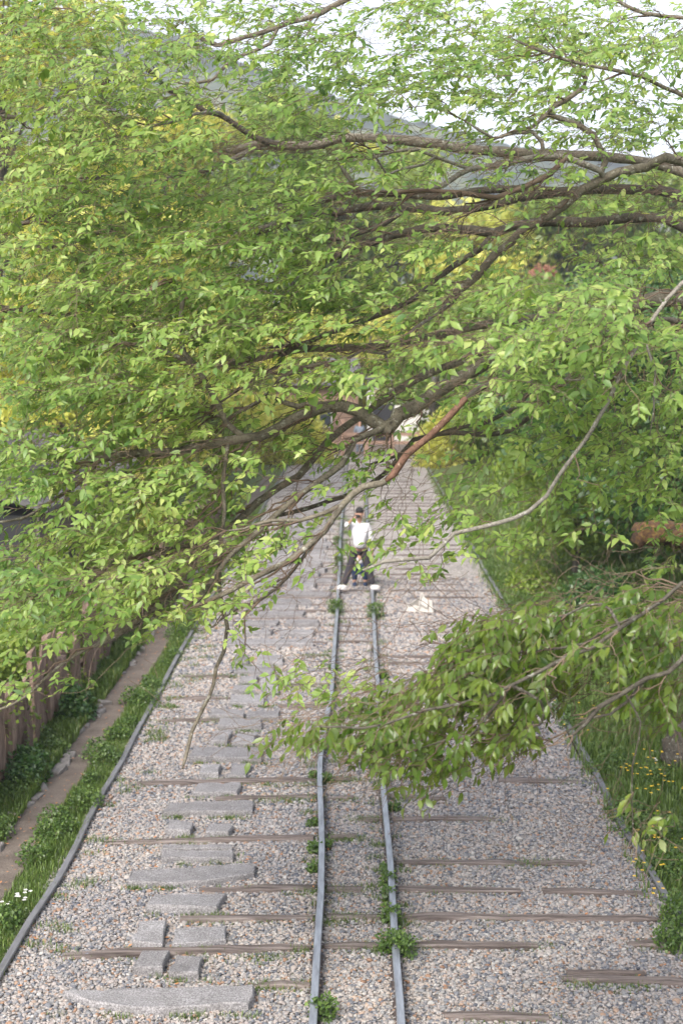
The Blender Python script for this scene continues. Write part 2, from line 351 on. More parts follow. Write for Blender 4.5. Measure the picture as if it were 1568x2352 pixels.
# split rotten timber lower right
for x0, y0, x1, y1 in ((1300, 2236, 1480, 2240), (1400, 2248, 1490, 2250)):
    a, b = gnd(x0, y0, .03), gnd(x1, y1, .03); sleeper(a[0], b[0], a[1], tr, .05, .045, 0.02)
sp = empty('slab_walkway', (-1.7, 12, 0)); tag(sp, 'line of rough grey granite slabs set in the gravel of the left track', 'stone walkway')
SLABS = [[(145, 2269), (585, 2262), (582, 2285), (570, 2302), (420, 2309), (295, 2309), (200, 2292)], [(325, 2184), (390, 2183), (375, 2221), (305, 2222)], [(405, 2193), (467, 2191), (457, 2231), (388, 2232)],
 [(320, 2114), (382, 2113), (374, 2164), (305, 2159)], [(400, 2131), (520, 2125), (520, 2152), (455, 2160), (395, 2162)], [(355, 2054), (522, 2050), (500, 2082), (335, 2082)],
 [(300, 1994), (585, 1980), (585, 2001), (500, 2016), (410, 2023), (295, 2019)], [(370, 1951), (535, 1950), (535, 1966), (370, 1968)], [(372, 1938), (533, 1936), (533, 1944), (372, 1946)],
 [(392, 1884), (445, 1889), (437, 1908), (382, 1904)], [(480, 1890), (531, 1889), (525, 1909), (472, 1910)], [(385, 1841), (582, 1835), (580, 1859), (372, 1863)], [(455, 1796), (552, 1794), (545, 1816), (442, 1818)],
 [(465, 1756), (508, 1754), (502, 1776), (457, 1778)], [(535, 1754), (575, 1752), (565, 1778), (523, 1778)], [(445, 1716), (602, 1716), (600, 1741), (435, 1740)], [(492, 1678), (532, 1677), (522, 1701), (480, 1700)],
 [(545, 1682), (590, 1681), (580, 1704), (531, 1703)], [(505, 1651), (602, 1653), (600, 1668), (502, 1668)], [(487, 1626), (562, 1631), (560, 1643), (480, 1641)], [(567, 1633), (645, 1628), (640, 1643), (565, 1645)],
 [(530, 1596), (605, 1595), (605, 1610), (525, 1612)], [(537, 1573), (577, 1573), (575, 1584), (535, 1584)], [(602, 1573), (640, 1576), (640, 1585), (599, 1584)], [(552, 1553), (592, 1551), (590, 1563), (549, 1563)],
 [(597, 1550), (635, 1550), (640, 1565), (598, 1565)], [(545, 1528), (630, 1528), (628, 1542), (542, 1540)], [(540, 1503), (572, 1503), (570, 1520), (538, 1520)], [(590, 1505), (650, 1505), (650, 1521), (588, 1521)]]
TOP = .085
slab_w = [[gnd(x, y, TOP)[:2] for x, y in s] for s in SLABS]
yy = gnd(600, 1488)[1]
while yy < 66:
    c = -1.55 + random.uniform(-.1, .1) + (yy - 26) * .006; wd = random.choice((.35, .55, .75, .9)); dp = random.uniform(.3, .5)
    rows = [(c - wd, c + wd)] if random.random() < .5 else [(c - .75, c - .06), (c + .06, c + .7)]
    for a, b in rows: slab_w.append([(a, yy + dp), (b, yy + dp), (b + random.uniform(-.06, .06), yy), (a + random.uniform(-.06, .06), yy)])
    yy += dp + random.uniform(.25, .6)
def slab(poly):
    P = [np.array(p) for p in poly]; c = sum(P) / len(P); ring = []
    for i in range(len(P)):
        a, b = P[i], P[(i + 1) % len(P)]; n = max(1, int(np.linalg.norm(b - a) / .10))
        for k in range(n):
            q = a + (b - a) * k / n; ring.append(q + (rng.normal(0, .011, 2) if k else rng.normal(0, .003, 2)))
    if sum((ring[i][0] * ring[(i + 1) % len(ring)][1] - ring[(i + 1) % len(ring)][0] * ring[i][1]) for i in range(len(ring))) < 0: ring = ring[::-1]
    n = len(ring); tz = TOP + random.uniform(-.012, .012); mb = MB(); tilt = rng.normal(0, .012, 2)
    levels = [(1.0, -.06, 0), (1.0, tz - .014, .005), (.975, tz, .005)]
    for s, z, j in levels:
        for q in ring:
            d = q - c; mb.v.append((c[0] + d[0] * (1 - (1 - s) * .4) - np.sign(d[0]) * (1 - s) * .3, c[1] + d[1] * (1 - (1 - s) * .4) - np.sign(d[1]) * (1 - s) * .2, z + d @ tilt * (z > 0) + random.gauss(0, j)))
    for l in range(2):
        for i in range(n): mb.f.append((l * n + i, l * n + (i + 1) % n, (l + 1) * n + (i + 1) % n, (l + 1) * n + i)); mb.m.append(0)
    mb.f.append(tuple(2 * n + i for i in range(n))); mb.m.append(0)
    return mb.build('stone_slab', M_granite, sp)
for s in slab_w: slab(s)

M_kerb = flat('kerb_stone', (.26, .235, .22), sc=14, bs=.6, v=.7)
# kerb stones of the dirt path
kb = empty('path_edging', (-3.9, 16, 0)); tag(kb, 'rough stones edging the narrow dirt path left of the track', 'stone edging')
y = 13.0
while y < 40:
    L = random.uniform(.12, .42); mb = MB(); mb.box((-3.85 + random.uniform(-.08, .08), y + L / 2, -.01), (random.uniform(.08, .2), L * .8, .11), random.uniform(-.4, .4), jit=.035)
    if random.random() < .5: mb.build('kerb_stone', M_kerb, kb, bevel=.012)
    y += L

# ------------------------------------------------------------------ grass, weeds, flowers
def blades(name, pts, hts, label, m=None, lean=.35, wid=.006):
    n = len(pts); ang = rng.uniform(0, 6.28, n); d = np.stack([np.cos(ang), np.sin(ang), np.zeros(n)], 1); s = np.stack([-np.sin(ang), np.cos(ang), np.zeros(n)], 1)
    w_ = (wid * rng.uniform(.6, 1.6, n) * np.clip(hts / .12, .6, 2))[:, None]; hh = hts[:, None]; ln = (rng.uniform(.1, 1, n) * lean)[:, None] * hh; up = np.array([0, 0, 1.0])
    V = np.stack([pts - s * w_, pts + s * w_, pts + up * hh * .6 + d * ln * .4 - s * w_ * .7, pts + up * hh * .6 + d * ln * .4 + s * w_ * .7, pts + up * hh * .95 + d * ln * 1.3], 1).reshape(-1, 3)
    b = np.arange(n)[:, None] * 5
    o = mesh_np(name, V, [b + np.array([[0, 1, 3, 2]]), b + np.array([[2, 3, 4]])], m or M_grass, tint=np.repeat(np.clip(rng.normal(.5, .22, n), 0, 1), 5))
    return tag(o, label, 'grass', kind='stuff')
def vnoise(x, y, s, seed=0):
    r = np.random.default_rng(seed); t = 0
    for k in range(5):
        a, b, c = r.uniform(-1, 1, 3); t = t + np.sin((x * a + y * b) * s * (1 + k * .6) * 2 + c * 9)
    return t / 5
def scatter(n, x0, x1, y0, y1, keep=None):
    u = rng.uniform(0, 1, n); y = y0 * (y1 / y0) ** u; x = rng.uniform(x0, x1, n)
    if keep is not None: k = keep(x, y); x, y = x[k], y[k]
    return x, y
x, y = scatter(46000, -3.44, -3.0, 11, 48, lambda x, y: rng.uniform(0, 1, len(x)) < np.clip(1.15 - np.abs(x + 3.25) * 3.2 + vnoise(x, y, 2.2, 1) * .5, .03, 1))
P = np.stack([x, y, np.zeros_like(x)], 1); blades('grass', P, np.clip(.07 + .05 * vnoise(x, y, 1.6, 2), .03, .2) * rng.uniform(.5, 1.4, len(x)), 'green grass strip along the outer left rail')
x, y = scatter(60000, -4.35, -3.84, 13, 50)
P = np.stack([x, y, np.zeros_like(x)], 1); blades('grass', P, np.clip(.13 + .07 * vnoise(x, y, .9, 3), .05, .3) * rng.uniform(.5, 1.4, len(x)), 'long grass between the dirt path and the plank fence', wid=.007)
x, y = scatter(190000, 2.72, 9.5, 11, 60, lambda x, y: (rng.uniform(0, 1, len(x)) < np.clip((x - 2.75) * 2.3, 0, 1)) & (np.abs(x) < y * .34 + .6))
P = np.stack([x, y, np.maximum(bank_z(x, y), 0) - .01], 1); blades('grass', P, np.clip(.10 + .08 * vnoise(x, y, .8, 4) + .05 * np.clip(x - 3.5, 0, 2), .03, .3) * rng.uniform(.5, 1.4, len(x)), 'green grass bank right of the tracks', wid=.008)
# sparse grass by sleepers, slabs and centre rails
gx = []; gy = []; gh = []
def tuft(x, y, n, r, h):
    gx.extend(rng.normal(x, r, n)); gy.extend(rng.normal(y, r * .6, n)); gh.extend(np.abs(rng.normal(h, h * .35, n)) + .01)
for poly in slab_w[:29]:
    p = np.array(poly); ys = p[:, 1].min()
    for k in range(int(6 * (p[:, 0].max() - p[:, 0].min()) + 2)): tuft(random.uniform(p[:, 0].min(), p[:, 0].max() + .1), ys - .04, random.randint(10, 60), .045, .04)
for L in (SLP, SRP):
    for x0, y0, x1, y1 in L:
        a, b = gnd(x0, y0), gnd(x1, y1)
        for k in range(random.randint(3, 12) if L is SLP else random.randint(1, 6)): tuft(random.uniform(a[0], b[0]), min(a[1], b[1]) - .09, random.randint(30, 130), .11, .034)
for k in range(190):
    yv = random.uniform(12, 45); tuft(random.choice((-.52, -.33, .2, .42)) + random.gauss(0, .03) - .0, yv, random.randint(20, 80), .06, .05)
for k in range(60): yv = random.uniform(12, 30); tuft(random.uniform(-2.95, -2.6), yv, random.randint(20, 90), .08, .05)
gx, gy = np.array(gx), np.array(gy); blades('grass', np.stack([gx, gy, np.zeros_like(gx)], 1), np.array(gh), 'sparse grass tufts growing against slabs, sleepers and rails', wid=.005)

# leaf cards -------------------------------------------------------
LT = np.array([(0, 0, 0), (-.17, .22, .03), (.17, .22, .03), (0, .24, -.012), (-.205, .52, .012), (.205, .52, .012), (0, .55, -.03), (0, 1, -.16)], float)
LQ = np.array([[1, 3, 6, 4], [3, 2, 5, 6]]); LTR = np.array([[0, 3, 1], [0, 2, 3], [4, 6, 7], [6, 5, 7]])
def leaf_basis(d, n):
    d = norm(d); s = norm(np.cross(d, n)); n2 = np.cross(s, d); return s, d, n2
def leaves_mesh(name, P, D, N, S, tint, m, parent=None, wf=1.0):
    s, d, n2 = leaf_basis(D, N); T = np.repeat(LT[None], len(P), 0); T[:, :, 0] *= rng.uniform(.78, 1.3, (len(P), 1)); T[:, :, 2] *= rng.uniform(-.4, 2.4, (len(P), 1)); T[:, :, 0] += T[:, :, 1] ** 2 * rng.normal(0, .09, (len(P), 1))
    V = P[:, None] + S[:, None, None] * (T[:, :, 0:1] * s[:, None] + T[:, :, 1:2] * d[:, None] + T[:, :, 2:3] * n2[:, None])
    b = np.arange(len(P))[:, None, None] * 8
    o = mesh_np(name, V.reshape(-1, 3), [(b + LQ[None]).reshape(-1, 4), (b + LTR[None]).reshape(-1, 3)], m, tint=np.repeat(tint, 8), parent=parent); return o
def rleaf(name, P, S, m, parent=None, tint=None, up=.6, wf=1.3):
    """simple two-triangle leaves with random directions, for bushes and far crowns"""
    n = len(P); D = norm(rng.normal(0, 1, (n, 3)) + np.array([0, 0, -.35])); N = norm(rng.normal(0, 1, (n, 3)) * (1 - up) + np.array([-.15, -.35, 1]) * up)
    s, d, n2 = leaf_basis(D, N); S = S[:, None]
    V = np.stack([P, P + s * S * .28 * wf + d * S * .45, P + d * S, P - s * S * .28 * wf + d * S * .45], 1).reshape(-1, 3)
    b = np.arange(n)[:, None] * 4
    return mesh_np(name, V, [b + np.array([[0, 1, 2, 3]])], m, tint=np.repeat(np.clip(rng.normal(.5, .2, n) if tint is None else tint, 0, 1), 4), parent=parent)
# leafy weeds by the rails
P = []; 
WE = [(740, 2340, .10, .16), (900, 2190, .11, .2), (925, 2200, .10, .2), (893, 2120, .08, .16), (892, 2075, .06, .15), (890, 2040, .07, .16), (885, 2010, .05, .12), (722, 2005, .06, .1), (725, 1960, .08, .12), (750, 1950, .06, .1), (722, 1900, .06, .1), (748, 1800, .08, .12),
      (725, 1790, .07, .1), (755, 1700, .08, .12), (880, 1560, .08, .14), (862, 1420, .16, .3), (770, 1410, .15, .28), (778, 1300, .1, .25), (775, 1250, .1, .22), (905, 1865, .07, .1), (765, 1540, .08, .1), (1570, 2130, .2, .3), (1535, 2180, .12, .2)]
for px, py, r, h in WE:
    g = gnd(px, py); r *= 1.25; h *= 1.3; n = int(300 * (r / .1) ** 1.3); q = rng.normal(0, 1, (n, 3)); q = norm(q) * rng.uniform(.2, 1, (n, 1)) ** .5
    P.append(g + np.abs(q) * np.sign(q) * np.array([r, r, 0]) + np.array([0, 0, h]) * rng.uniform(0, 1, (n, 1)) * .8)
for k in range(90):                                   # left verge bushes
    yv = 12 * (42 / 12) ** random.random(); xv = random.choice((random.uniform(-3.42, -3.15), random.uniform(-4.3, -3.95))); r = random.uniform(.08, .26); n = int(150 * (r / .1) ** 1.2)
    q = norm(rng.normal(0, 1, (n, 3))) * rng.uniform(.3, 1, (n, 1)) ** .5; q[:, 2] = np.abs(q[:, 2]); P.append(np.array([xv, yv, .02]) + q * np.array([r, r * 1.2, r * 1.1]))
for k in range(80):                                   # right edge weeds
    yv = 14 * (45 / 14) ** random.random(); xv = 3.0 + abs(random.gauss(0, .28)) if k % 2 else random.uniform(3.2, 7); r = random.uniform(.08, .28); n = int(120 * (r / .1) ** 1.2)
    q = norm(rng.normal(0, 1, (n, 3))) * rng.uniform(.3, 1, (n, 1)) ** .5; q[:, 2] = np.abs(q[:, 2]); z0 = float(bank_z(np.array([xv]), np.array([yv]))[0]); P.append(np.array([xv, yv, max(z0, 0)]) + q * np.array([r, r * 1.2, r]))
P = np.concatenate(P); tag(rleaf('weeds', P, rng.uniform(.025, .05, len(P)), leaf_mat('weed_leaf', [(0, (.030, .065, .014)), (.5, (.080, .145, .028)), (1, (.16, .23, .05))], (1.2, 1.2, .7), tw=.3)), 'low leafy weeds growing along rails, path and bank', 'weeds', kind='stuff')
# wild flowers
def flowers(name, pts, m, r, label):
    mb = MB()
    for p in pts:
        c = np.array(p); t = random.uniform(0, 1)
        for k in range(5):
            a = k * 1.2566 + t; b = a + .5; q = a - .5
            mb.add([c, c + np.array([math.cos(q) * r * .8, math.sin(q) * r * .8, r * .3]), c + np.array([math.cos(a) * r, math.sin(a) * r, r * .25]), c + np.array([math.cos(b) * r * .8, math.sin(b) * r * .8, r * .3])], [(0, 1, 2, 3)])
    o = mb.build(name, m); return tag(o, label, 'flowers', kind='stuff')
M_fy = flat('yellow_petal', (.75, .48, .03), v=.1); M_fw = flat('white_petal', (.7, .68, .66), v=.1)
fl = []
for cx, cy, n, sx, sy in ((1500, 1770, 42, 35, 30), (1520, 1900, 14, 30, 50), (1350, 1620, 12, 60, 40), (1330, 1480, 10, 40, 40), (1230, 1380, 12, 40, 30), (1160, 1300, 10, 30, 30), (1490, 2010, 10, 30, 40)):
    for k in range(n):
        g = gnd(random.gauss(cx, sx), random.gauss(cy, sy))
        for _ in range(3): zb = float(bank_z(np.array([g[0]]), np.array([g[1]]))[0]) if g[0] > 3.7 else 0; v = g - CAM; g = CAM + v * ((zb + .2 - H) / v[2])
        fl.append(g)
flowers('yellow_wildflowers', fl, M_fy, .020, 'scattered small yellow wildflowers in the grass of the right bank')
fw = [gnd(random.gauss(cx, 10), random.gauss(cy, 8), .1) for cx, cy, n in ((48, 2052, 9), (10, 2080, 3), (520, 1500, 0), (1505, 1745, 4)) for _ in range(n)]
flowers('white_wildflowers', fw, M_fw, .022, 'few small white wildflowers beside the left rail')
# fallen leaves
mb = MB()
for k in range(900):
    xv = random.choice((random.uniform(-3.85, -3.4), random.uniform(-3, 2.8), random.uniform(-3, -1))); yv = 11.3 * (28 / 11.3) ** random.random(); a = random.uniform(0, 6.28); r = random.uniform(.012, .028); c = np.array([xv, yv, .035])
    dx = np.array([math.cos(a), math.sin(a), random.uniform(-.2, .3)]) * r; dy = np.array([-math.sin(a), math.cos(a), .2]) * r * .5
    mb.add([c - dx, c - dy, c + dx, c + dy], [(0, 1, 2, 3)])
tag(mb.build('fallen_leaves', flat('dry_leaf', (.38, .17, .07))), 'scattered dry orange brown leaves on gravel and path', 'fallen leaves', kind='stuff')

#@@TREES
# ------------------------------------------------------------------ overhanging cherry trees
def tube(paths, K=None, sides=8, jit=.0):
    """paths: list of (P(n,3), r(n)); returns V, quads"""
    Vs = []; Fs = []; off = 0
    for P, r in paths:
        n = len(P); T = norm(np.gradient(P, axis=0)); ref = np.array([.13, .21, .97]); A = norm(np.cross(T, ref)); B = np.cross(T, A)
        th = np.arange(sides) / sides * 2 * math.pi; rr = r[:, None] * (1 + (rng.normal(0, jit, (n, sides)) if jit else 0))
        V = P[:, None] + rr[..., None] * (np.cos(th)[None, :, None] * A[:, None] + np.sin(th)[None, :, None] * B[:, None])
        Vs.append(V.reshape(-1, 3)); i = np.arange(n - 1)[:, None] * sides; k = np.arange(sides)[None]
        Fs.append(np.stack([i + k, i + (k + 1) % sides, i + sides + (k + 1) % sides, i + sides + k], -1).reshape(-1, 4) + off)
        off += n * sides
    return np.concatenate(Vs), np.concatenate(Fs)
def tubes_same(P, r, sides=3):              # P (m,K,3), r (m,K)
    m, K, _ = P.shape; T = norm(np.gradient(P, axis=1)); A = norm(np.cross(T, np.array([.13, .21, .97]))); B = np.cross(T, A)
    th = np.arange(sides) / sides * 2 * math.pi
    V = P[:, :, None] + r[:, :, None, None] * (np.cos(th)[None, None, :, None] * A[:, :, None] + np.sin(th)[None, None, :, None] * B[:, :, None])
    b = (np.arange(m) * K * sides)[:, None, None]; i = np.arange(K - 1)[None, :, None] * sides; k = np.arange(sides)[None, None]
    return V.reshape(-1, 3), np.stack([b + i + k, b + i + (k + 1) % sides, b + i + sides + (k + 1) % sides, b + i + sides + k], -1).reshape(-1, 4)

# limbs: tree, bark, width at start and end (picture units), depth at start and end, points; the first point of an inner limb joins its parent
B_, D_, Pl_, Rd_ = M_bark, M_bark_dark, M_bark_pale, M_bark_red
L1 = [  # rooted at the trunk off to the right (flag 1) or on another limb (flag 0)
 (1, D_, 30, 20, 13.2, 13.8, [(1568, 455), (1440, 436), (1290, 441), (1190, 455), (1104, 477), (1024, 487), (959, 478), (859, 472), (784, 486), (715, 494), (665, 505), (600, 528), (530, 540)]),
 (0, D_, 24, 14, 13.3, 14.2, [(1290, 440), (1190, 434), (1094, 436), (1009, 452), (900, 446), (784, 450), (700, 470), (610, 480)]),
 (1, D_, 34, 20, 12.4, 12.8, [(1568, 522), (1484, 500), (1359, 512), (1264, 507), (1179, 520), (1134, 537), (1084, 530), (999, 522), (934, 532), (859, 555), (800, 575), (730, 600), (640, 610)]),
 (0, D_, 16, 8, 12.6, 13.2, [(924, 490), (884, 512), (824, 535), (784, 547), (700, 552), (600, 575)]),
 (0, D_, 18, 9, 12.4, 12.6, [(1134, 537), (1104, 570), (1069, 593), (1039, 613), (1004, 640), (954, 683), (884, 720), (849, 733), (760, 765), (690, 790), (600, 800)]),
 (1, B_, 26, 17, 11.3, 11.9, [(1568, 372), (1484, 385), (1419, 395), (1384, 410), (1334, 437), (1290, 475), (1240, 510), (1205, 522), (1175, 555), (1134, 588), (1094, 633), (1049, 670), (1034, 693), (1009, 718)]),
 (0, Pl_, 18, 14, 11.2, 10.6, [(1384, 408), (1379, 393), (1349, 380), (1299, 361), (1249, 358), (1199, 368), (1134, 381), (1079, 388), (1054, 400), (1019, 425), (974, 440), (909, 445), (834, 442), (810, 422), (790, 395), (770, 360)]),
 (0, B_, 15, 8, 11.2, 11.0, [(1389, 392), (1392, 368), (1379, 342), (1364, 310), (1334, 290), (1284, 272), (1257, 262), (1270, 245), (1299, 230), (1339, 200), (1344, 180), (1314, 150), (1290, 120)]),
 (0, Pl_, 13, 8, 10.9, 11.0, [(1254, 358), (1243, 325), (1222, 303), (1180, 305), (1154, 312), (1134, 320), (1100, 300), (1070, 280)]),
 (0, B_, 11, 6, 11.0, 11.0, [(1259, 264), (1219, 293), (1190, 300), (1160, 312)]),
 (0, Pl_, 11, 6, 10.8, 10.6, [(1079, 388), (1040, 375), (1000, 360), (960, 345), (900, 350), (850, 365), (800, 370)]),
 (0, Pl_, 10, 6, 10.6, 10.5, [(1000, 360), (970, 378), (920, 388), (890, 400), (870, 370), (850, 340)]),
 (0, M_twig, 12, 8, 11.0, 10.6, [(1310, 365), (1260, 400), (1220, 420), (1180, 440), (1140, 455), (1100, 450), (1050, 442), (980, 440), (900, 443)]),
 (1, B_, 22, 19, 14.2, 14.6, [(1568, 395), (1400, 360), (1240, 355), (1084, 345), (999, 330), (909, 320), (784, 318), (740, 330), (675, 335), (600, 332), (520, 345)]),
 (1, B_, 24, 13, 12.0, 12.4, [(1568, 690), (1450, 692), (1320, 712), (1204, 735), (1169, 738), (1084, 750), (984, 773), (909, 788), (884, 793), (784, 799), (690, 803), (600, 818), (515, 833), (470, 838), (400, 830)]),
 (1, B_, 46, 30, 10.8, 10.4, [(1568, 690), (1400, 722), (1250, 770), (1180, 800), (1134, 823), (1085, 852), (1044, 875), (984, 913), (949, 938), (915, 952), (897, 990)]),
 (0, B_, 30, 13, 10.4, 10.2, [(897, 988), (859, 968), (814, 940), (784, 932), (740, 936), (695, 956), (640, 988), (600, 1005), (525, 1013), (450, 1028), (410, 1038), (300, 1042), (200, 1060)]),
 (0, B_, 13, 8, 10.4, 10.3, [(770, 932), (740, 928), (700, 930), (683, 934), (650, 922), (615, 905), (645, 870), (700, 845), (760, 830)]),
 (0, B_, 11, 5, 10.3, 10.5, [(615, 908), (590, 925), (565, 938), (530, 958), (500, 955), (425, 945), (350, 943), (300, 930)]),
 (0, B_, 15, 9, 10.2, 10.3, [(550, 1000), (520, 973), (500, 928), (485, 900), (470, 873), (450, 840), (425, 812), (412, 770), (415, 735), (420, 688), (400, 640)]),
 (0, B_, 11, 5, 10.3, 10.4, [(435, 828), (400, 815), (350, 800), (280, 787), (220, 800), (150, 810)]),
 (1, B_, 24, 14, 11.6, 10.2, [(1568, 745), (1400, 760), (1204, 775), (1120, 805), (1044, 838), (974, 863), (924, 888), (859, 930), (784, 982), (750, 1010), (720, 1048), (685, 1093), (640, 1118), (590, 1153), (550, 1192), (515, 1221), (475, 1255), (450, 1291), (425, 1335), (380, 1372), (340, 1405), (280, 1451), (215, 1486)]),
 (0, B_, 15, 10, 10.6, 9.6, [(940, 925), (900, 965), (864, 990), (814, 1013), (784, 1068), (740, 1100), (700, 1128), (640, 1176), (590, 1221), (530, 1271), (500, 1310), (470, 1360), (440, 1400)]),
 (1, D_, 17, 16, 10.2, 9.4, [(1568, 740), (1400, 760), (1250, 810), (1150, 870), (1100, 895), (1069, 918)]),
 (0, Rd_, 16, 15, 9.4, 9.4, [(1069, 918), (1024, 963), (984, 1003), (934, 1043), (904, 1088), (885, 1104)]),
 (0, B_, 16, 10, 9.4, 9.4, [(885, 1104), (876, 1110), (834, 1118), (784, 1160), (745, 1222), (700, 1262), (655, 1293), (585, 1325), (500, 1370), (440, 1395)]),
 (0, B_, 10, 5, 9.4, 9.5, [(790, 1162), (740, 1180), (690, 1195), (625, 1195), (560, 1215), (520, 1220)]),
 (0, D_, 11, 6, 9.4, 9.5, [(730, 1235), (700, 1275), (660, 1326), (600, 1376), (540, 1400), (500, 1430)]),
 (1, D_, 18, 11, 11.4, 11.2, [(1568, 770), (1420, 800), (1350, 835), (1279, 888), (1245, 925), (1214, 958), (1174, 988), (1104, 998), (1044, 993), (990, 1000), (949, 1010), (920, 1045), (880, 1090), (830, 1125), (790, 1140), (700, 1170), (620, 1190)]),
 (0, D_, 15, 7, 11.4, 11.6, [(1279, 870), (1229, 888), (1184, 935), (1109, 973), (1019, 992), (960, 1020), (900, 1050), (840, 1070)]),
 (1, Pl_, 14, 11, 9.0, 8.6, [(1568, 650), (1530, 690), (1494, 738), (1454, 803), (1419, 868), (1394, 928), (1359, 988), (1319, 1043), (1284, 1090), (1254, 1138), (1214, 1174), (1149, 1201), (1084, 1218), (1044, 1228), (1014, 1256), (984, 1282), (930, 1285), (880, 1290), (830, 1310)]),
 (0, Pl_, 8, 4, 9.0, 8.9, [(1424, 858), (1380, 858), (1324, 873), (1269, 868), (1200, 880)]),
 (0, Pl_, 9, 4, 9.0, 9.0, [(1494, 790), (1504, 858), (1499, 900), (1499, 940), (1489, 1003)]),
 (0, Pl_, 10, 4, 11.0, 10.2, [(1034, 705), (989, 730), (950, 755), (924, 788), (884, 812), (830, 805), (784, 830), (700, 850), (640, 880), (560, 945)]),
 (0, Pl_, 7, 3, 10.4, 10.3, [(890, 812), (893, 850), (905, 900), (910, 925)]),
 (0, D_, 12, 6, 11.8, 12.0, [(720, 795), (665, 798), (635, 843), (585, 868), (525, 908), (475, 938), (405, 965)]),
 (1, B_, 18, 9, 12.6, 12.0, [(1568, -60), (1200, -80), (900, -40), (784, 0), (720, 35), (665, 50), (610, 72), (540, 90), (500, 103), (470, 92), (430, 70)]),
 (0, B_, 9, 5, 12.0, 12.2, [(645, 60), (620, 100), (560, 125), (520, 150), (490, 185), (450, 195), (400, 190)]),
 (0, D_, 17, 11, 14.3, 13.6, [(640, 331), (590, 318), (540, 285), (505, 262), (470, 255), (430, 228), (390, 210), (340, 160), (290, 140)]),
 (0, Pl_, 11, 7, 13.6, 12.6, [(520, 272), (500, 258), (450, 262), (400, 280), (350, 290), (300, 310), (230, 305)]),
 (1, B_, 13, 7, 10.4, 10.2, [(1700, 260), (1568, 218), (1524, 200), (1474, 175), (1434, 165), (1374, 155), (1324, 145), (1250, 120), (1180, 90)]),
 (1, B_, 12, 7, 11.4, 11.2, [(1700, 60), (1568, 40), (1480, 30), (1430, 10), (1380, -20)]),
 (0, B_, 12, 6, 12.6, 12.4, [(600, 330), (500, 380), (420, 400), (330, 420), (230, 405), (160, 430), (90, 440)]),
 (0, B_, 9, 5, 10.2, 10.2, [(220, 1055), (170, 1120), (120, 1150), (60, 1190), (0, 1200), (-40, 1210)]),
 (0, B_, 9, 6, 9.9, 9.8, [(480, 1250), (415, 1253), (365, 1266), (260, 1290), (170, 1361), (85, 1368), (0, 1376), (-50, 1380)]),
 (0, B_, 9, 5, 10.1, 10.0, [(450, 1290), (370, 1400), (300, 1440), (215, 1486), (140, 1530), (60, 1600), (0, 1631), (-40, 1640)]),
 (0, B_, 9, 8, 9.9, 9.3, [(520, 1060), (512, 1120), (515, 1176), (505, 1276), (505, 1366), (522, 1440), (515, 1496), (496, 1536), (490, 1571), (465, 1626), (440, 1681), (428, 1731), (420, 1764)]),
]
L2 = [
 (1, D_, 22, 6, 7.5, 7.3, [(1568, 1336), (1524, 1376), (1474, 1408), (1424, 1441), (1359, 1486), (1294, 1511), (1234, 1546), (1174, 1576), (1134, 1596), (1064, 1616), (984, 1631), (944, 1646), (884, 1668), (834, 1677), (784, 1673), (720, 1672)]),
 (1, D_, 22, 12, 7.5, 7.4, [(1640, 1470), (1568, 1521), (1534, 1547), (1484, 1562), (1434, 1592), (1374, 1626), (1345, 1660), (1315, 1690)]),
 (0, D_, 9, 5, 7.6, 7.9, [(1440, 1432), (1400, 1400), (1379, 1387), (1340, 1390), (1300, 1410), (1250, 1430), (1180, 1440)]),
 (0, D_, 8, 4, 8.0, 8.1, [(1480, 1402), (1400, 1440), (1340, 1480), (1290, 1490), (1250, 1495), (1180, 1500), (1100, 1500), (1030, 1480)]),
 (0, D_, 9, 5, 7.7, 7.7, [(1155, 1586), (1130, 1630), (1110, 1660), (1080, 1690), (1020, 1700), (960, 1720)]),
 (0, D_, 9, 5, 7.7, 7.7, [(1200, 1560), (1240, 1610), (1250, 1640), (1240, 1665), (1200, 1680), (1150, 1690)]),
 (0, D_, 10, 6, 7.7, 7.7, [(1500, 1556), (1440, 1610), (1400, 1640), (1350, 1650), (1300, 1680), (1330, 1740)]),
 (0, D_, 6, 3, 7.7, 7.7, [(1430, 1600), (1470, 1660), (1465, 1700), (1450, 1760), (1448, 1830), (1450, 1900), (1445, 1960)]),
]
L3 = [
 (2, B_, 18, 9, 12.2, 12.8, [(-60, 560), (0, 556), (75, 567), (165, 555), (240, 530), (330, 520)]),
 (2, B_, 14, 8, 11.6, 12.2, [(-60, 700), (0, 705), (100, 718), (175, 728), (225, 713), (280, 693), (350, 660)]),
 (0, B_, 10, 6, 12.2, 12.3, [(280, 693), (300, 738), (320, 768), (335, 800)]),
 (2, B_, 14, 8, 12.6, 13.0, [(-60, 500), (0, 517), (80, 508), (150, 480), (200, 440), (230, 400)]),
 (2, B_, 13, 7, 12.2, 12.6, [(-60, 300), (0, 268), (60, 270), (110, 240), (180, 200), (250, 190)]),
 (2, B_, 12, 7, 12.0, 12.4, [(-60, 120), (0, 90), (60, 60), (110, 20), (160, -20)]),
]
GRID = ["77777778899999", "77888899999999", "87775667888888", "98889887777788", "99999998766678", "99999998875578", "99999998888888", "99999976678888",
        "99985543356666", "99988743454466", "88886323455326", "78876433232113", "67765410126666", "54113311036556", "21000266566567", "00000155664112", "00000013310011"]
GA = np.array([[int(c) for c in r] for r in GRID], float)
def gridv(x, y):
    u = np.clip(x / 112 - .5, 0, 12.999); v = np.clip(y / 112 - .5, 0, len(GRID) - 1.001); i, j = u.astype(int), v.astype(int); a, b = u - i, v - j
    return GA[j, i] * (1 - a) * (1 - b) + GA[j, i + 1] * a * (1 - b) + GA[j + 1, i] * (1 - a) * b + GA[j + 1, i + 1] * a * b
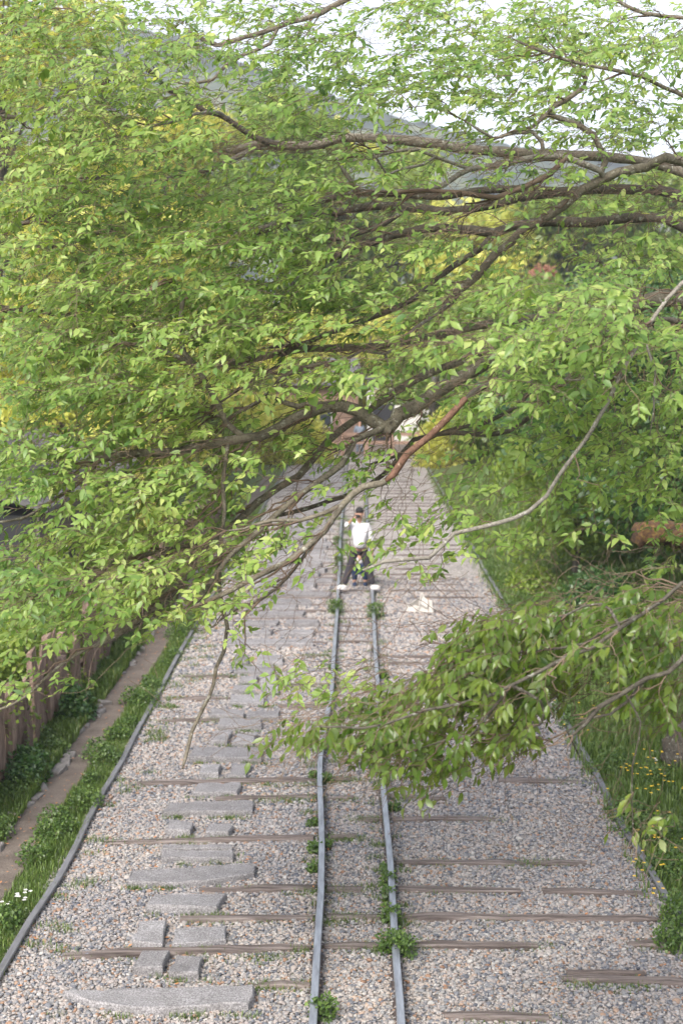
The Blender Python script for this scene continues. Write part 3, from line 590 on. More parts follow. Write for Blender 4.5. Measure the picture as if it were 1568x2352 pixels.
def inpoly(x, y, P):
    r = np.zeros(len(x), bool); j = len(P) - 1
    for i in range(len(P)):
        (xi, yi), (xj, yj) = P[i], P[j]; c = ((yi > y) != (yj > y)) & (x < (xj - xi) * (y - yi) / (yj - yi + 1e-9) + xi); r ^= c; j = i
    return r
HOLES = [(.08, [(960, 1030), (1060, 1060), (1000, 1180), (880, 1190), (900, 1060)]), (.25, [(600, 1050), (770, 1050), (700, 1180), (560, 1190)]), (.04, [(640, 1340), (740, 1250), (770, 1500), (660, 1500)]), (.02, [(870, 1335), (1130, 1350), (1100, 1500), (1000, 1560), (870, 1560)]),
  (.28, [(775, 1165), (870, 1165), (870, 1355), (775, 1355)]), (.05, [(775, 945), (870, 960), (870, 1040), (775, 1040)]), (0, [(1090, 1260), (1440, 1240), (1420, 1360), (1150, 1370)]), (.5, [(1050, 1120), (1440, 1120), (1440, 1240), (1050, 1240)]),
  (.6, [(310, 20), (470, 30), (450, 90), (320, 90)]), (.5, [(850, 40), (970, 60), (950, 120), (870, 120)]), (.85, [(400, 150), (560, 160), (600, 210), (480, 250), (400, 200)]), (.25, [(1180, 525), (1340, 505), (1340, 640), (1160, 660)]), (.35, [(1040, 480), (1200, 490), (1150, 530), (1040, 520)]), (.35, [(1000, 370), (1180, 390), (1180, 430), (1000, 430)]),
  (.3, [(880, 1000), (1000, 960), (1060, 1000), (960, 1060)]), (.05, [(560, 1400), (700, 1400), (700, 1520), (560, 1500)]), (.0, [(230, 1520), (480, 1420), (560, 1640), (300, 1700)])]
LOWP = [(.75, [(1000, 1440), (1130, 1375), (1300, 1385), (1568, 1300), (1568, 1450), (1400, 1500), (1250, 1600), (1130, 1600), (1010, 1560)]), (.5, [(700, 1640), (760, 1610), (1000, 1530), (1250, 1560), (1260, 1700), (1200, 1740), (1060, 1780), (960, 1820), (880, 1800), (800, 1745), (720, 1700)]),
  (.85, [(560, 1705), (640, 1660), (740, 1640), (740, 1715), (600, 1735)]), (.9, [(1400, 1500), (1568, 1450), (1568, 1720), (1500, 1650), (1400, 1640)]), (.35, [(1400, 1820), (1560, 1820), (1540, 1960), (1420, 1960)]), (.4, [(930, 1760), (1100, 1760), (1000, 1860), (930, 1850)])]
def keepp(x, y, region):
    x = x + rng.normal(0, 24, len(x)); y = y + rng.normal(0, 18, len(x))
    if region == 2:
        k = np.zeros(len(x))
        for q, P in LOWP: k = np.maximum(k, q * inpoly(x, y, P))
        return k
    k = np.clip((gridv(x, y) - .6) / 3.2, 0, 1)
    for q, P in HOLES: k = np.where(inpoly(x, y, P), np.minimum(k, q), k)
    return k
LIMBD = np.zeros((600, 400))
def stamp(P, r):
    v = P - CAM; d = v @ FWD; x = CX + F * (v @ RGT) / d; y = CY - F * (v @ UPV) / d; w_ = r / d * F
    for a, b, c, dd in zip(x, y, w_, d):
        if c < 3.2 or (d.min() > 13.9 and a > 1090) or (a > 1120 and 690 < b < 870) or (a < 470 and b < 1000) or (a < 760 and 350 < b < 620) or not (-10 < a < 1580 and -10 < b < 2380): continue
        e = int((c + 6) / 4) + 1 + (c > 9); i, j = int(b / 4), int(a / 4); i0, j0 = max(i - e, 0), max(j - e, 0); sub = LIMBD[i0:i + e + 1, j0:j + e + 1]; sub[sub < dd] = dd
def pick(n, region):
    if region == 2:
        x = rng.uniform(540, 1600, n * 12); y = rng.uniform(1290, 1980, n * 12); k = rng.uniform(0, 1, len(x)) < keepp(x, y, 2); return np.stack([x[k], y[k]], 1)[:n]
    g = np.array([[int(c) for c in r] for r in GRID], float); p = (g / 9) ** 1.25
    if region == 2: mask = np.array([[1 if (i >= 12 and j >= 5 and not (i <= 13 and j <= 8)) else 0 for j in range(14)] for i in range(len(GRID))]); mask[12, 5:9] = 0
    else:
        mask = np.array([[0 if (i >= 12 and j >= 5 and not (i <= 13 and j <= 8)) else 1 for j in range(14)] for i in range(len(GRID))])
        l = np.array([[1 if j < 3 and i < 8 else 0 for j in range(14)] for i in range(len(GRID))])
        mask = mask * (l if region == 3 else 1)
    p = (p * mask).ravel(); p /= p.sum(); k = rng.choice(len(p), n, p=p)
    return np.stack([(k % 14 + rng.uniform(-.15, 1.15, n)) * 112, (k // 14 + rng.uniform(-.1, 1.1, n)) * 112], 1)
NOTR = []
def cherry(label, limbs, trunk, nb, region, depth, leafm, droop, per=6, spread=(.30, .30, .055), size=.082, main=(-.65, -.5, -.08)):
    root = empty('cherry_tree', trunk[0]); tag(root, label, 'tree', 'cherry trees arching over the tracks')
    nodes = []; rads = []; tans = []
    paths = {}
    TB = np.array(trunk[0]); 
    tp = catmull([np.array(t) for t in trunk], .15); tr_ = np.linspace(trunk_r[region], trunk_r[region] * .45, len(tp)); tr_[:3] *= np.array([1.35, 1.15, 1.05])
    V, Fq = tube([(tp, tr_)], sides=16, jit=.02); mesh_np('trunk', V, [Fq], M_bark, smooth=True, parent=root)
    def addn(P, r):
        T = norm(np.gradient(P, axis=0)); nodes.extend(P); rads.extend(r); tans.extend(T)
    for fl_, bk, w0, w1, d0, d1, pts in limbs:
        w0, w1 = w0 * (.85 if bk is M_bark_dark else .82 if bk is M_bark_pale else 1.05), w1 * (.9 if bk is M_bark_dark else .85 if bk is M_bark_pale else 1.15)
        n = len(pts); D = np.linspace(d0, d1, n)
        if fl_ == 0:                         # start exactly on the limb it grows from
            nn = np.array(nodes); v = nn - CAM; dp = v @ FWD; sx = CX + F * (v @ RGT) / dp; sy = CY - F * (v @ UPV) / dp
            j = np.argmin((sx - pts[0][0]) ** 2 + (sy - pts[0][1]) ** 2 + ((dp - d0) * 15) ** 2); sh = dp[j] - D[0]
            D = D + sh * np.linspace(1, 0, n); W = [nn[j]] + [at(x, y, d) for (x, y), d in zip(pts[1:], D[1:])]; r0 = min(w0 / F * D[0] / 2, rads[j] * .95)
        else:
            W = [at(x, y, d) for (x, y), d in zip(pts, D)]; r0 = w0 / F * D[0] / 2
            zt = min(max(W[0][2] - .9, trunk[0][2] + 1.2), tp[-1][2]); j = np.argmin(abs(tp[:, 2] - zt)); W = [tp[j], tp[j] * .45 + W[0] * .55 + np.array([0, 0, -.12])] + W
        P = catmull(W, .09); m = len(P); r = np.linspace(r0, w1 / F * D[-1] / 2, m)
        wob = rng.normal(0, 1, (m, 3)); wob = np.stack([np.convolve(wob[:, k], np.ones(5) / 5, 'same')[:m] for k in range(3)], 1) * .010; wob[0] = 0
        P = P + wob * np.clip(np.arange(m) / 6, 0, 1)[:, None]; r = r * (1 + np.convolve(rng.normal(0, .10, m), np.ones(3) / 3, 'same'))
        r2 = r.copy(); r2[-1] *= .5
        V, Fq = tube([(P, r2)], sides=10, jit=.025); e = len(V) - 10
        mesh_np('branch', V, [Fq, np.arange(e, e + 10)[None, :]], bk, smooth=True, parent=root)
        addn(P, r); stamp(P, r)
    # boughs and sprays: flat tiers of twigs
    c = pick(nb, region); dd = depth(c); tg = []; 
    toT = np.array(trunk[-1])
    A = np.array([at(x, y, d) for (x, y), d in zip(c, dd)])
    sub = np.repeat(A, per, 0) + rng.normal(0, 1, (nb * per, 3)) * np.array(spread); lvl = np.concatenate([np.zeros(nb), np.ones(nb * per)]); allA = np.concatenate([A, sub])
    base = np.array(nodes); kd = kdtree.KDTree(len(base)); [kd.insert(v, i) for i, v in enumerate(base)]; kd.balance()
    dist = np.array([kd.find(v)[2] for v in A]); order = list(np.argsort(dist))
    seq = []; 
    for i in order: seq.append(i)
    subs = list(range(nb, nb * (per + 1))); K = 7; TP = []; TR = []; ends = []
    def grow(batch, wmax):
        kd = kdtree.KDTree(len(nodes)); [kd.insert(v, i) for i, v in enumerate(nodes)]; kd.balance()
        for i in batch:
            a = allA[i]; tt = toT - a; tt = tt / np.linalg.norm(tt); q = a + tt * (.35 if i < nb else .12) + np.array([0, 0, .04])
            _, j, _ = kd.find(q); p = np.array(nodes[j]); L = np.linalg.norm(a - p)
            if L < .03 or L > wmax: continue
            t0 = np.array(tans[j]); ctrl = p + t0 * L * .35 * (1 if t0 @ (a - p) > 0 else 0) + (a - p) * .25 + rng.normal(0, .07, 3) * L; s = np.linspace(0, 1, K)[:, None]
            P = (1 - s) ** 2 * p + 2 * s * (1 - s) * ctrl + s * s * a; P[1:-1] += rng.normal(0, .035, (K - 2, 3)) * L * np.array([1, 1, .8])
            r0 = min(rads[j] * .75, .0032 + .0060 * L + (.0042 if i < nb else 0)); r = np.linspace(r0, .0016, K)
            TP.append(P); TR.append(r); T = norm(np.gradient(P, axis=0)); nodes.extend(P[1:]); rads.extend(r[1:]); tans.extend(T[1:]); ends.append((P, T, i >= nb))
    bs = max(40, nb // 14)
    for k in range(0, nb, bs): grow(seq[k:k + bs], 3.5)
    random.shuffle(subs); bs = max(200, len(subs) // 8)
    for k in range(0, len(subs), bs): grow(subs[k:k + bs], .95)
    # terminal twigs with leaves
    mainv = np.array(main); LP = []; LD = []; LS = []; LSG = []; LN = []; TP2 = []; TR2 = []
    for P, T, sub_ in ends:
        v0 = P[-1] - CAM; d0 = v0 @ FWD; kk = keepp(np.array([CX + F * (v0 @ RGT) / d0]), np.array([CY - F * (v0 @ UPV) / d0]), region)[0]
        if random.random() > kk * 1.6 + .02 or random.random() < .14: continue
        for b in range(random.choice((1, 1, 2)) if sub_ else 2):
            p = P[-1] if b == 0 else P[random.randint(3, 5)]
            h = T[-1] * .55 + mainv * .5 + rng.normal(0, .42, 3); h[2] = h[2] * .45 - droop * .25; h = norm(h); L = random.uniform(.09, .21); k = 4
            s = np.linspace(0, 1, k)[:, None]; Q = p + h * s * L + np.array([0, 0, -1]) * s * s * L * (.18 + droop * .35) + rng.normal(0, .004, (k, 3)) * (s > 0)
            TP2.append(Q); TR2.append(np.linspace(.0021, .0013, k)); nl = random.randint(5, 8); nn_ = norm(np.array([0, -.32 - droop * .3, 1.0]) + rng.normal(0, .26, 3) + h * (.25 + droop * .3))
            for m in range(nl):
                u = (m + .6) / nl; z = u * (k - 1); i0 = min(int(z), k - 2); pt = Q[i0] + (Q[i0 + 1] - Q[i0]) * (z - i0)
                LP.append(pt); LD.append(h); LN.append(nn_); LSG.append(1 if m % 2 else -1); LS.append(size * random.uniform(.6, 1.2) * (1 - .25 * u))
    LP, LD, LSG, LS = np.array(LP), np.array(LD), np.array(LSG)[:, None], np.array(LS)
    dcam = (LP - CAM) @ FWD; sx = CX + F * ((LP - CAM) @ RGT) / dcam; sy = CY - F * ((LP - CAM) @ UPV) / dcam
    k = rng.uniform(0, 1, len(LP)) < keepp(sx, sy, region) * 1.5; ld = LIMBD[np.clip(sy / 4, 0, 599).astype(int), np.clip(sx / 4, 0, 399).astype(int)]
    k &= ~((ld > dcam) & (rng.uniform(0, 1, len(LP)) < .84)); k |= (sx < -10) | (sx > 1578) & (region != 2)
    LP, LD, LSG, LS, LN = LP[k], LD[k], LSG[k], LS[k], np.array(LN)[k]; n = len(LP)
    side = norm(np.cross(LD, LN)); dn = rng.uniform(-.1, .35, (n, 1)) + droop * rng.uniform(.3, 1.5, (n, 1))
    D = norm(LD * rng.uniform(.5, 1.1, (n, 1)) + side * LSG * rng.uniform(.45, 1.1, (n, 1)) + np.array([0, 0, -1]) * dn + rng.normal(0, .13, (n, 3)))
    N = norm(LN + rng.normal(0, .17 + .16 * droop, (n, 3)))
    bt = np.clip(.5 + .38 * vnoise(LP[:, 0] * 1.3 + LP[:, 1], LP[:, 2] * 2, 1.3, 9) + rng.normal(0, .17, n), 0, 1)
    dcam = (LP - CAM) @ FWD; sx = CX + F * ((LP - CAM) @ RGT) / dcam; sy = CY - F * ((LP - CAM) @ UPV) / dcam
    vis = (sx > -20) & (sx < 1590) & (sy > -20) & (sy < 2370); idx = np.argsort(np.where(vis, dcam, 1e9))[:300]; far = np.ones(n, bool); far[idx] = False
    leaves_mesh('leaves', LP[far], D[far], N[far], LS[far], bt[far], leafm, root)['kind'] = 'stuff'
    s_, d_, n_ = leaf_basis(D[idx], N[idx]); temps = []
    for q in range(5):
        me = bpy.data.meshes.new('leaf'); me.from_pydata([tuple(v) for v in LT], [], [tuple(f) for f in LTR] + [tuple(f) for f in LQ]); a = me.attributes.new('tint', 'FLOAT', 'POINT')
        a.data.foreach_set('value', [.1 + .2 * q] * 8); me.materials.append(leafm); temps.append(me)
    inv = Matrix.Translation(-Vector(root.location))
    for q, i in enumerate(idx):
        o = bpy.data.objects.new('leaf', temps[min(4, int(bt[i] * 5))]); COL.objects.link(o); o.parent = root; o.matrix_parent_inverse = inv
        S = LS[i]; M = Matrix(((s_[q][0] * S, d_[q][0] * S, n_[q][0] * S, LP[i][0]), (s_[q][1] * S, d_[q][1] * S, n_[q][1] * S, LP[i][1]), (s_[q][2] * S, d_[q][2] * S, n_[q][2] * S, LP[i][2]), (0, 0, 0, 1))); o.matrix_basis = M
    V1, F1 = tubes_same(np.array(TP), np.array(TR), 4); V2, F2 = tubes_same(np.array(TP2), np.array(TR2), 3)
    mesh_np('twigs', np.concatenate([V1, V2]), [F1, F2 + len(V1)], M_twig, smooth=True, parent=root)['kind'] = 'stuff'
    open('/tmp/log','a').write('%d %d %d\n' % (n, len(TP), len(TP2))); print('tree', n, 'leaves', len(TP), 'twigs'); return root
trunk_r = {1: .34, 2: .20, 3: .24}
def dep1(c):
    near = (c[:, 0] > 1080) & (c[:, 1] > 640) & (c[:, 1] < 900)
    t = np.clip((c[:, 1] - 300) / 1000, 0, 1); return rng.uniform(9.2, 13.6, len(c)) * (1 - t) + rng.uniform(8.8, 10.6, len(c)) * t - near * rng.uniform(0, 2.2, len(c))
cherry('large cherry tree whose long limbs arch over the tracks from the right', L1, [(5.2, 13.2, 0), (5.1, 13.1, 1.5), (4.9, 12.9, 3.2), (4.7, 12.8, 5.0), (4.6, 12.9, 7.2)], 1340, 1, dep1, M_leaf, 0.12)
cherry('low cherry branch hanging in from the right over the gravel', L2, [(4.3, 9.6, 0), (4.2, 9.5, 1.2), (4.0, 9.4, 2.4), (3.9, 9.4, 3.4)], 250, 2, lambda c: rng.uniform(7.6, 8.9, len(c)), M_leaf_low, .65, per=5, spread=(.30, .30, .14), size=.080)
cherry('cherry tree reaching in from the upper left above the path', L3, [(-5.6, 13, 0), (-5.5, 12.9, 2), (-5.3, 12.8, 4), (-5.1, 12.8, 6.6)], 125, 3, lambda c: rng.uniform(11.2, 13.4, len(c)), M_leaf, .1, main=(.5, -.5, -.05))
#@@BACK
# ------------------------------------------------------------------ trees beyond
def bgtree(name, label, x, y, h, r, m, n, ls, z0=0, bark=M_bark_dark, low=.25, cat='tree', blobs=26, group='trees beyond the tracks', tr=.14):
    root = empty(name, (x, y, z0)); tag(root, label, cat, group)
    tp = catmull([(x, y, z0 - .1), (x + random.uniform(-.15, .15), y, z0 + h * .3), (x + random.uniform(-.4, .4), y, z0 + h * .62), (x, y, z0 + h * .9)], .4)
    rr = np.linspace(tr * h / 8, .03, len(tp)); paths = [(tp, rr)]; C = []
    for k in range(blobs):
        u = random.uniform(low, .96); a = random.uniform(0, 6.28); q = r * math.sqrt(max(0, 1 - (2 * (u - low) / (1 - low) - 1) ** 2 * .8)) * random.uniform(.35, .85)
        c = np.array([x + q * math.cos(a), y + q * math.sin(a), z0 + u * h]); C.append((c, r * random.uniform(.22, .42)))
        j = min(len(tp) - 1, int(len(tp) * u * .75)); mid = (tp[j] + c) / 2 + np.array([0, 0, .1 * r]); P = catmull([tp[j], mid, c], .5)
        paths.append((P, np.linspace(rr[j] * .45, .012, len(P))))
    V, Fq = tube(paths, sides=6); mesh_np('trunk', V, [Fq], bark, smooth=True, parent=root)
    P = []; T = []
    wts = np.array([c[1] ** 2 for c in C]); cnt = (n * wts / wts.sum()).astype(int)
    for (c, br), k in zip(C, cnt):
        q = norm(rng.normal(0, 1, (k, 3))) * (rng.uniform(0, 1, (k, 1)) ** .4) * np.array([1.15, 1.15, .62]) * br; P.append(c + q); T.append(np.clip(rng.normal(.5 + random.uniform(-.22, .22), .16, k), 0, 1))
    P = np.concatenate(P); T = np.concatenate(T)
    rleaf('crown', P, ls * rng.uniform(.6, 1.4, len(P)), m, root, T, up=.55); return root
G1 = 'sunlit trees beyond the left fence'; G2 = 'far trees at the foot of the hill'; G3 = 'trees on the right bank'; G4 = 'trees behind the left fence'
bgtree('tall_tree', 'tallest bright yellow green tree at the top left', -10.6, 42, 19, 4.0, M_yel, 16000, .26, group=G1, blobs=46, low=.15)
bgtree('tall_tree', 'bright yellow tree behind and left of the tallest one', -14.5, 50, 21, 4.5, M_yel, 9000, .32, group=G1, blobs=36)
bgtree('tall_tree', 'shorter yellow green tree right of the tallest one', -8.0, 52, 10.5, 3.2, M_yel, 7000, .28, group=G1)
for k, (px, ty, Y, mm) in enumerate(((380, 250, 92, M_yel), (520, 235, 100, M_yel), (650, 215, 96, M_mid), (780, 290, 104, M_yel), (900, 330, 98, M_mid), (1010, 400, 104, M_mid), (1110, 470, 95, M_yel), (1210, 500, 100, M_yel), (1330, 470, 92, M_mid), (1450, 430, 98, M_mid), (1560, 400, 90, M_mid), (300, 300, 110, M_yel), (200, 260, 100, M_yel))):
    x = (px - 822) / F * Y; h = 5.3 + (796 - ty) / F * Y
    bgtree('far_tree', ['far yellow green tree', 'far mid green tree'][mm is M_mid] + ' below the hill, ' + ['third', 'fourth', 'fifth', 'sixth', 'seventh', 'eighth', 'ninth', 'tenth', 'eleventh', 'twelfth', 'last', 'second', 'first'][k] + ' of the row from the left', x, Y, h, 5.6, mm, 8000, .5, group=G2, low=.1, blobs=30)
bgtree('red_tree', 'small pinkish red tree among the green ones right of centre', 9.8, 78, 9.6, 1.8, M_red, 3500, .3, group=G2, low=.3)
for px, ty, Y, mm, lb in ((860, 700, 88, M_yel, 'yellow green tree rising behind the far white building'), (740, 720, 90, M_yel, 'yellow green tree rising behind the far house'), (1000, 640, 70, M_mid, 'round mid green tree beyond the right end of the tracks'), (620, 700, 74, M_yel, 'round yellow green tree beyond the left end of the tracks'), (1150, 620, 62, M_mid, 'leafy tree right of the far wooden barrier'), (480, 640, 64, M_yel, 'leafy tree left of the far house')):
    x = (px - 822) / F * Y; bgtree('tree', lb, x, Y, 5.3 + (796 - ty) / F * Y, 3.4, mm, 7000, .26, group=G2, low=.08)
for x, y, h, r, mm, n, ls, lb, lo in ((6.2, 26.5, 5.2, 4.0, M_dark, 30000, .12, 'dark glossy tree on the right bank, nearest the camera', .2), (4.7, 31, 4.9, 2.6, M_mid, 14000, .12, 'low spreading tree overhanging the right rail', .15), (7.8, 36, 5.6, 3.9, M_dark, 20000, .15, 'dark tree on the right bank behind the nearest dark one', .12),
        (8.2, 46, 6.0, 3.9, M_mid, 12000, .19, 'mid green tree on the right bank, third from the camera', .1), (6.8, 57, 6.6, 3.6, M_mid, 8000, .22, 'mid green tree on the right bank, farthest of the row', .08), (9.8, 24, 6.2, 3.8, M_dark, 10000, .14, 'dark tree at the right edge of the view', .15)):
    bgtree('bank_tree', lb, x, y, h, r, mm, n, ls, z0=float(bank_z(np.array([x]), np.array([float(y)]))[0]), group=G3, low=lo, blobs=44)
for x, y, h, r, mm, n, ls, lb in ((-9.8, 27, 9.0, 3.4, M_mid, 12000, .13, 'mid green tree close behind the plank fence'), (-7.6, 40, 8.6, 2.8, M_yel, 9000, .15, 'yellow green tree rising just beyond the shed'), (-7.2, 47, 9.5, 3.2, M_yel, 9000, .19, 'yellow green tree farther along the left fence, beyond the shed'), (-6.0, 57, 9.5, 3.0, M_mid, 8000, .22, 'mid green tree near the far end of the left fence')):
    bgtree('tree', lb, x, y, h, r, mm, n, ls, group=G4, low=.12, blobs=36)
# hedges and shrubs
def shrub(name, label, x, y, rx, ry, rz, m, n, ls, z0=0, group=None):
    root = empty(name, (x, y, z0)); tag(root, label, 'shrub', group)
    q = norm(rng.normal(0, 1, (n, 3))); lump = 1 + .22 * vnoise(q[:, 0] * 3 + x, q[:, 1] * 3 + q[:, 2] * 2, 1.5, int(abs(x * 10 + y)) + 3); q = q * (rng.uniform(.25, 1, (n, 1)) ** .4) * lump[:, None]; q[:, 2] = np.abs(q[:, 2])
    rleaf('foliage', np.array([x, y, z0]) + q * np.array([rx, ry, rz]), ls * rng.uniform(.6, 1.4, n), m, root, up=.5)
    st = [(catmull([(x, y, z0 - .05), (x + random.uniform(-.3, .3) * rx, y + random.uniform(-.3, .3) * ry, z0 + rz * .4), (x + random.uniform(-.6, .6) * rx, y + random.uniform(-.6, .6) * ry, z0 + rz * .75)], .2), None) for _ in range(6)]
    V, Fq = tube([(p, np.linspace(.02, .006, len(p))) for p, _ in st], sides=5); mesh_np('stem', V, [Fq], M_bark_dark, parent=root)
shrub('shrub', 'bright yellow bush spilling over the plank fence', -4.8, 33, .55, 1.2, 2.7, M_yel, 5000, .09)
shrub('shrub', 'pale green climber on the near end of the plank fence', -4.7, 19.6, .35, .9, 1.7, M_mid, 4000, .07)
shrub('shrub', 'dark green bush at the foot of the plank fence', -4.12, 20.2, .32, .6, .5, M_dark, 2500, .06)
shrub('shrub', 'small dark bush at the foot of the fence, nearest the camera', -4.1, 17.2, .3, .6, .45, M_dark, 2200, .055)
shrub('shrub', 'shaded dark bush on the right bank below the dark tree', 4.6, 27, .8, 1.5, .9, M_dark, 5000, .08, .25)
shrub('shrub', 'low mid green bush on the right bank near the rail', 3.9, 31.5, .6, 1.4, .5, M_mid, 3000, .08)
for k, (yv, rz) in enumerate(((18.5, 1.7), (21.5, 2.0), (24.5, 1.8), (29.5, 2.2))):
    shrub('shrub', 'leafy bush directly behind the plank fence, ' + ('nearest of four', 'second of four from the camera', 'third of four from the camera', 'farthest of four')[k], -5.15, yv, .55, 1.5, rz, M_mid, 4500, .085, group='bushes behind the plank fence')
shrub('shrub', 'yellow green bush left of the far wooden barrier', -3.0, 66, 2.0, 1.2, 2.6, M_yel, 5000, .18)
shrub('shrub', 'yellow green bush right of the far wooden barrier', 4.4, 64, 2.0, 1.4, 2.8, M_yel, 5000, .18)
# lichen covered cut trunk and dark stumps, right
lt = empty('lichen_tree', (5.6, 21.5, .5)); tag(lt, 'leaning old trunk with sawn limb, coated in orange lichen', 'tree trunk')
def limb_obj(name, pts, r0, r1, m, parent, jit=.13, sides=14):
    P = catmull([np.array(p, float) for p in pts], .08); r = np.linspace(r0, r1, len(P)); V, Fq = tube([(P, r)], sides=sides, jit=jit); n = len(V)
    return mesh_np(name, V, [Fq, np.arange(n - sides, n)[None], np.arange(sides)[None, ::-1]], m, smooth=True, parent=parent)
e0 = at(1462, 1226, 21); e1 = at(1640, 1232, 21.6)
limb_obj('sawn_limb', [e1 + np.array([.3, .2, .2]), e1, (e0 + e1) / 2 + np.array([0, 0, .03]), e0], .23, .17, M_lichen, lt, jit=.2)
q = norm(rng.normal(0, 1, (900, 3))) * np.array([.62, .2, .2]); rleaf('clinging_fern', (e0 * .4 + e1 * .6) + q, rng.uniform(.03, .07, 900), M_mid, lt)
limb_obj('trunk', [(6.4, 22.2, .2), (6.3, 22.1, 1.3), e1 + np.array([.35, .3, .1]), e1 + np.array([.2, .2, 1.4])], .34, .24, M_bark_dark, lt)
for px, py, hh, rr, lb in ((1500, 1545, .42, .17, 'dark grey stump on the right bank beneath the low branch'), (1560, 1720, .5, .2, 'dark stump at the right edge beside the yellow flowers')):
    g = gnd(px, py + 20, .15); z = max(0, float(bank_z(np.array([g[0]]), np.array([g[1]]))[0])); s = limb_obj('tree_stump', [(g[0], g[1], z - .05), (g[0] + .02, g[1], z + hh * .5), (g[0] + .05, g[1], z + hh)], rr * 1.2, rr * .85, M_bark_dark, None); tag(s, lb, 'stump')

# ------------------------------------------------------------------ plank fence on the left
fe = empty('plank_fence', (-4.4, 25, 0)); tag(fe, 'tall rough fence of weathered upright planks beside the dirt path', 'fence')
y = 15.0
while y < 46:
    wd = random.uniform(.16, .38); hh = random.choice((random.uniform(.85, 1.15), random.uniform(1.05, 1.45))); mb = MB(); ns = 5; z = np.linspace(-.1, hh, ns + 1); x0 = -4.36 + random.uniform(-.06, .08); th = random.uniform(.04, .1)
    ph = random.uniform(0, 6)
    for i in range(ns + 1):
        a = wd / 2 * (1 - .22 * (i == ns)) + random.uniform(-.02, .02); o = .02 * math.sin(i + ph)
        mb.v += [(x0 + th + o, y - a, z[i]), (x0 + th + o + random.uniform(0, .05), y, z[i] + (random.uniform(0, .12) if i == ns else 0)), (x0 + th + o, y + a, z[i]), (x0, y + a, z[i]), (x0, y - a, z[i])]
        if i:
            for k in range(5): p = (i - 1) * 5; mb.f.append((p + k, p + (k + 1) % 5, p + 5 + (k + 1) % 5, p + 5 + k)); mb.m.append(0)
    mb.f.append(tuple(range(ns * 5, ns * 5 + 5))); mb.m.append(0)
    mb.build('plank', M_plank, fe); y += wd * .98 + (random.uniform(.0, .03) if random.random() < .8 else .12)
mb = MB(); 
for z in (.3, .75): mb.box((-4.42, 30.5, z), (.06, 31.4, .09))
mb.build('back_rail', M_plank, fe)
# ivy
n = 5200; y_ = rng.uniform(15, 44, n); z_ = rng.uniform(0, 1.35, n); k = vnoise(y_ * 1.6, z_ * 1.3, 1.1, 21) > .16; P = np.stack([np.full(n, -4.24) + rng.normal(0, .05, n), y_, z_], 1)[k]
o = rleaf('ivy', P, rng.uniform(.05, .09, len(P)), M_mid); tag(o, 'patches of ivy leaves clinging to the plank fence', 'ivy', kind='stuff')
# shed behind the fence
M_shed = flat('shed_board', (.135, .110, .095), sc=3, bs=.3); M_roof = flat('grey_roof', (.10, .095, .095), sc=5); M_tan = flat('tan_wall', (.26, .17, .12), sc=2); M_white = flat('white_wall', (.62, .60, .57), v=.1); M_darkw = flat('dark_opening', (.02, .02, .022), v=.1)
M_redwood = flat('reddish_timber', (.30, .19, .14), sc=4); M_glass = flat('window_glass', (.05, .06, .07), rough=.1, v=.1)
sh = empty('old_shed', (-7.0, 32, 0)); tag(sh, 'grey brown wooden shed standing behind the plank fence', 'shed')
mb = MB(); mb.box((-7.15, 32, 1.1), (2.3, 10.8, 2.2)); mb.build('wall', M_darkw, sh)
y = 26.5
while y < 37.5:
    mb = MB(); wv = random.uniform(.3, .48); mb.box((-5.96, y + wv / 2, 1.1 + random.uniform(-.04, .04)), (.05, wv * .96, 2.3)); mb.build('board', M_shed, sh); y += wv
RF = [(3, 2, 1, 0), (4, 5, 6, 7), (0, 1, 5, 4), (1, 2, 6, 5), (2, 3, 7, 6), (3, 0, 4, 7)]
mb = MB(); mb.add([(-5.7, 26.2, 2.3), (-5.7, 37.8, 2.3), (-8.5, 37.8, 3.1), (-8.5, 26.2, 3.1), (-5.7, 26.2, 2.38), (-5.7, 37.8, 2.38), (-8.5, 37.8, 3.18), (-8.5, 26.2, 3.18)], RF); mb.build('roof', M_roof, sh)
for k in range(18):
    mb = MB(); yk = 26.4 + k * .66; mb.add([(-5.7, yk, 2.382), (-5.7, yk + .07, 2.382), (-8.5, yk + .07, 3.182), (-8.5, yk, 3.182), (-5.7, yk, 2.42), (-5.7, yk + .07, 2.42), (-8.5, yk + .07, 3.22), (-8.5, yk, 3.22)], RF); mb.build('roof_batten', M_roof, sh)

# ------------------------------------------------------------------ far end: timber barrier, house, shop, distant person
YF = 69.5
def fx(px): return (px - 822) / F * YF
tf = empty('timber_barrier', (0, YF, 0)); tag(tf, 'reddish timber rail barrier across the far end of the tracks', 'barrier')
for px in (735, 787, 841, 900, 960):
    mb = MB(); mb.box((fx(px), YF, .9 if px == 787 else .6), (.22, .2, 1.9 if px == 787 else 1.3)); mb.build('post', M_redwood, tf, bevel=.02)
for z in (.72, 1.12):
    for a, b in ((735, 787), (787, 841), (841, 900), (900, 960)): mb = MB(); mb.box(((fx(a) + fx(b)) / 2, YF, z), (fx(b) - fx(a) - .22, .1, .15)); mb.build('crossbar', M_redwood, tf)
hs_ = empty('far_house', (-4, 82, 0)); tag(hs_, 'low tan walled house with dark roof beyond the barrier', 'house')
mb = MB(); mb.box((-4, 83, 1.6), (8, 5, 3.2)); mb.build('wall', M_tan, hs_)
mb = MB(); mb.add([(-8.4, 80, 3.2), (.4, 80, 3.2), (.4, 86, 3.2), (-8.4, 86, 3.2), (-8, 83, 4.7), (0, 83, 4.7)], [(0, 1, 5, 4), (2, 3, 4, 5), (1, 2, 5), (3, 0, 4), (3, 2, 1, 0)]); mb.build('roof', M_roof, hs_)
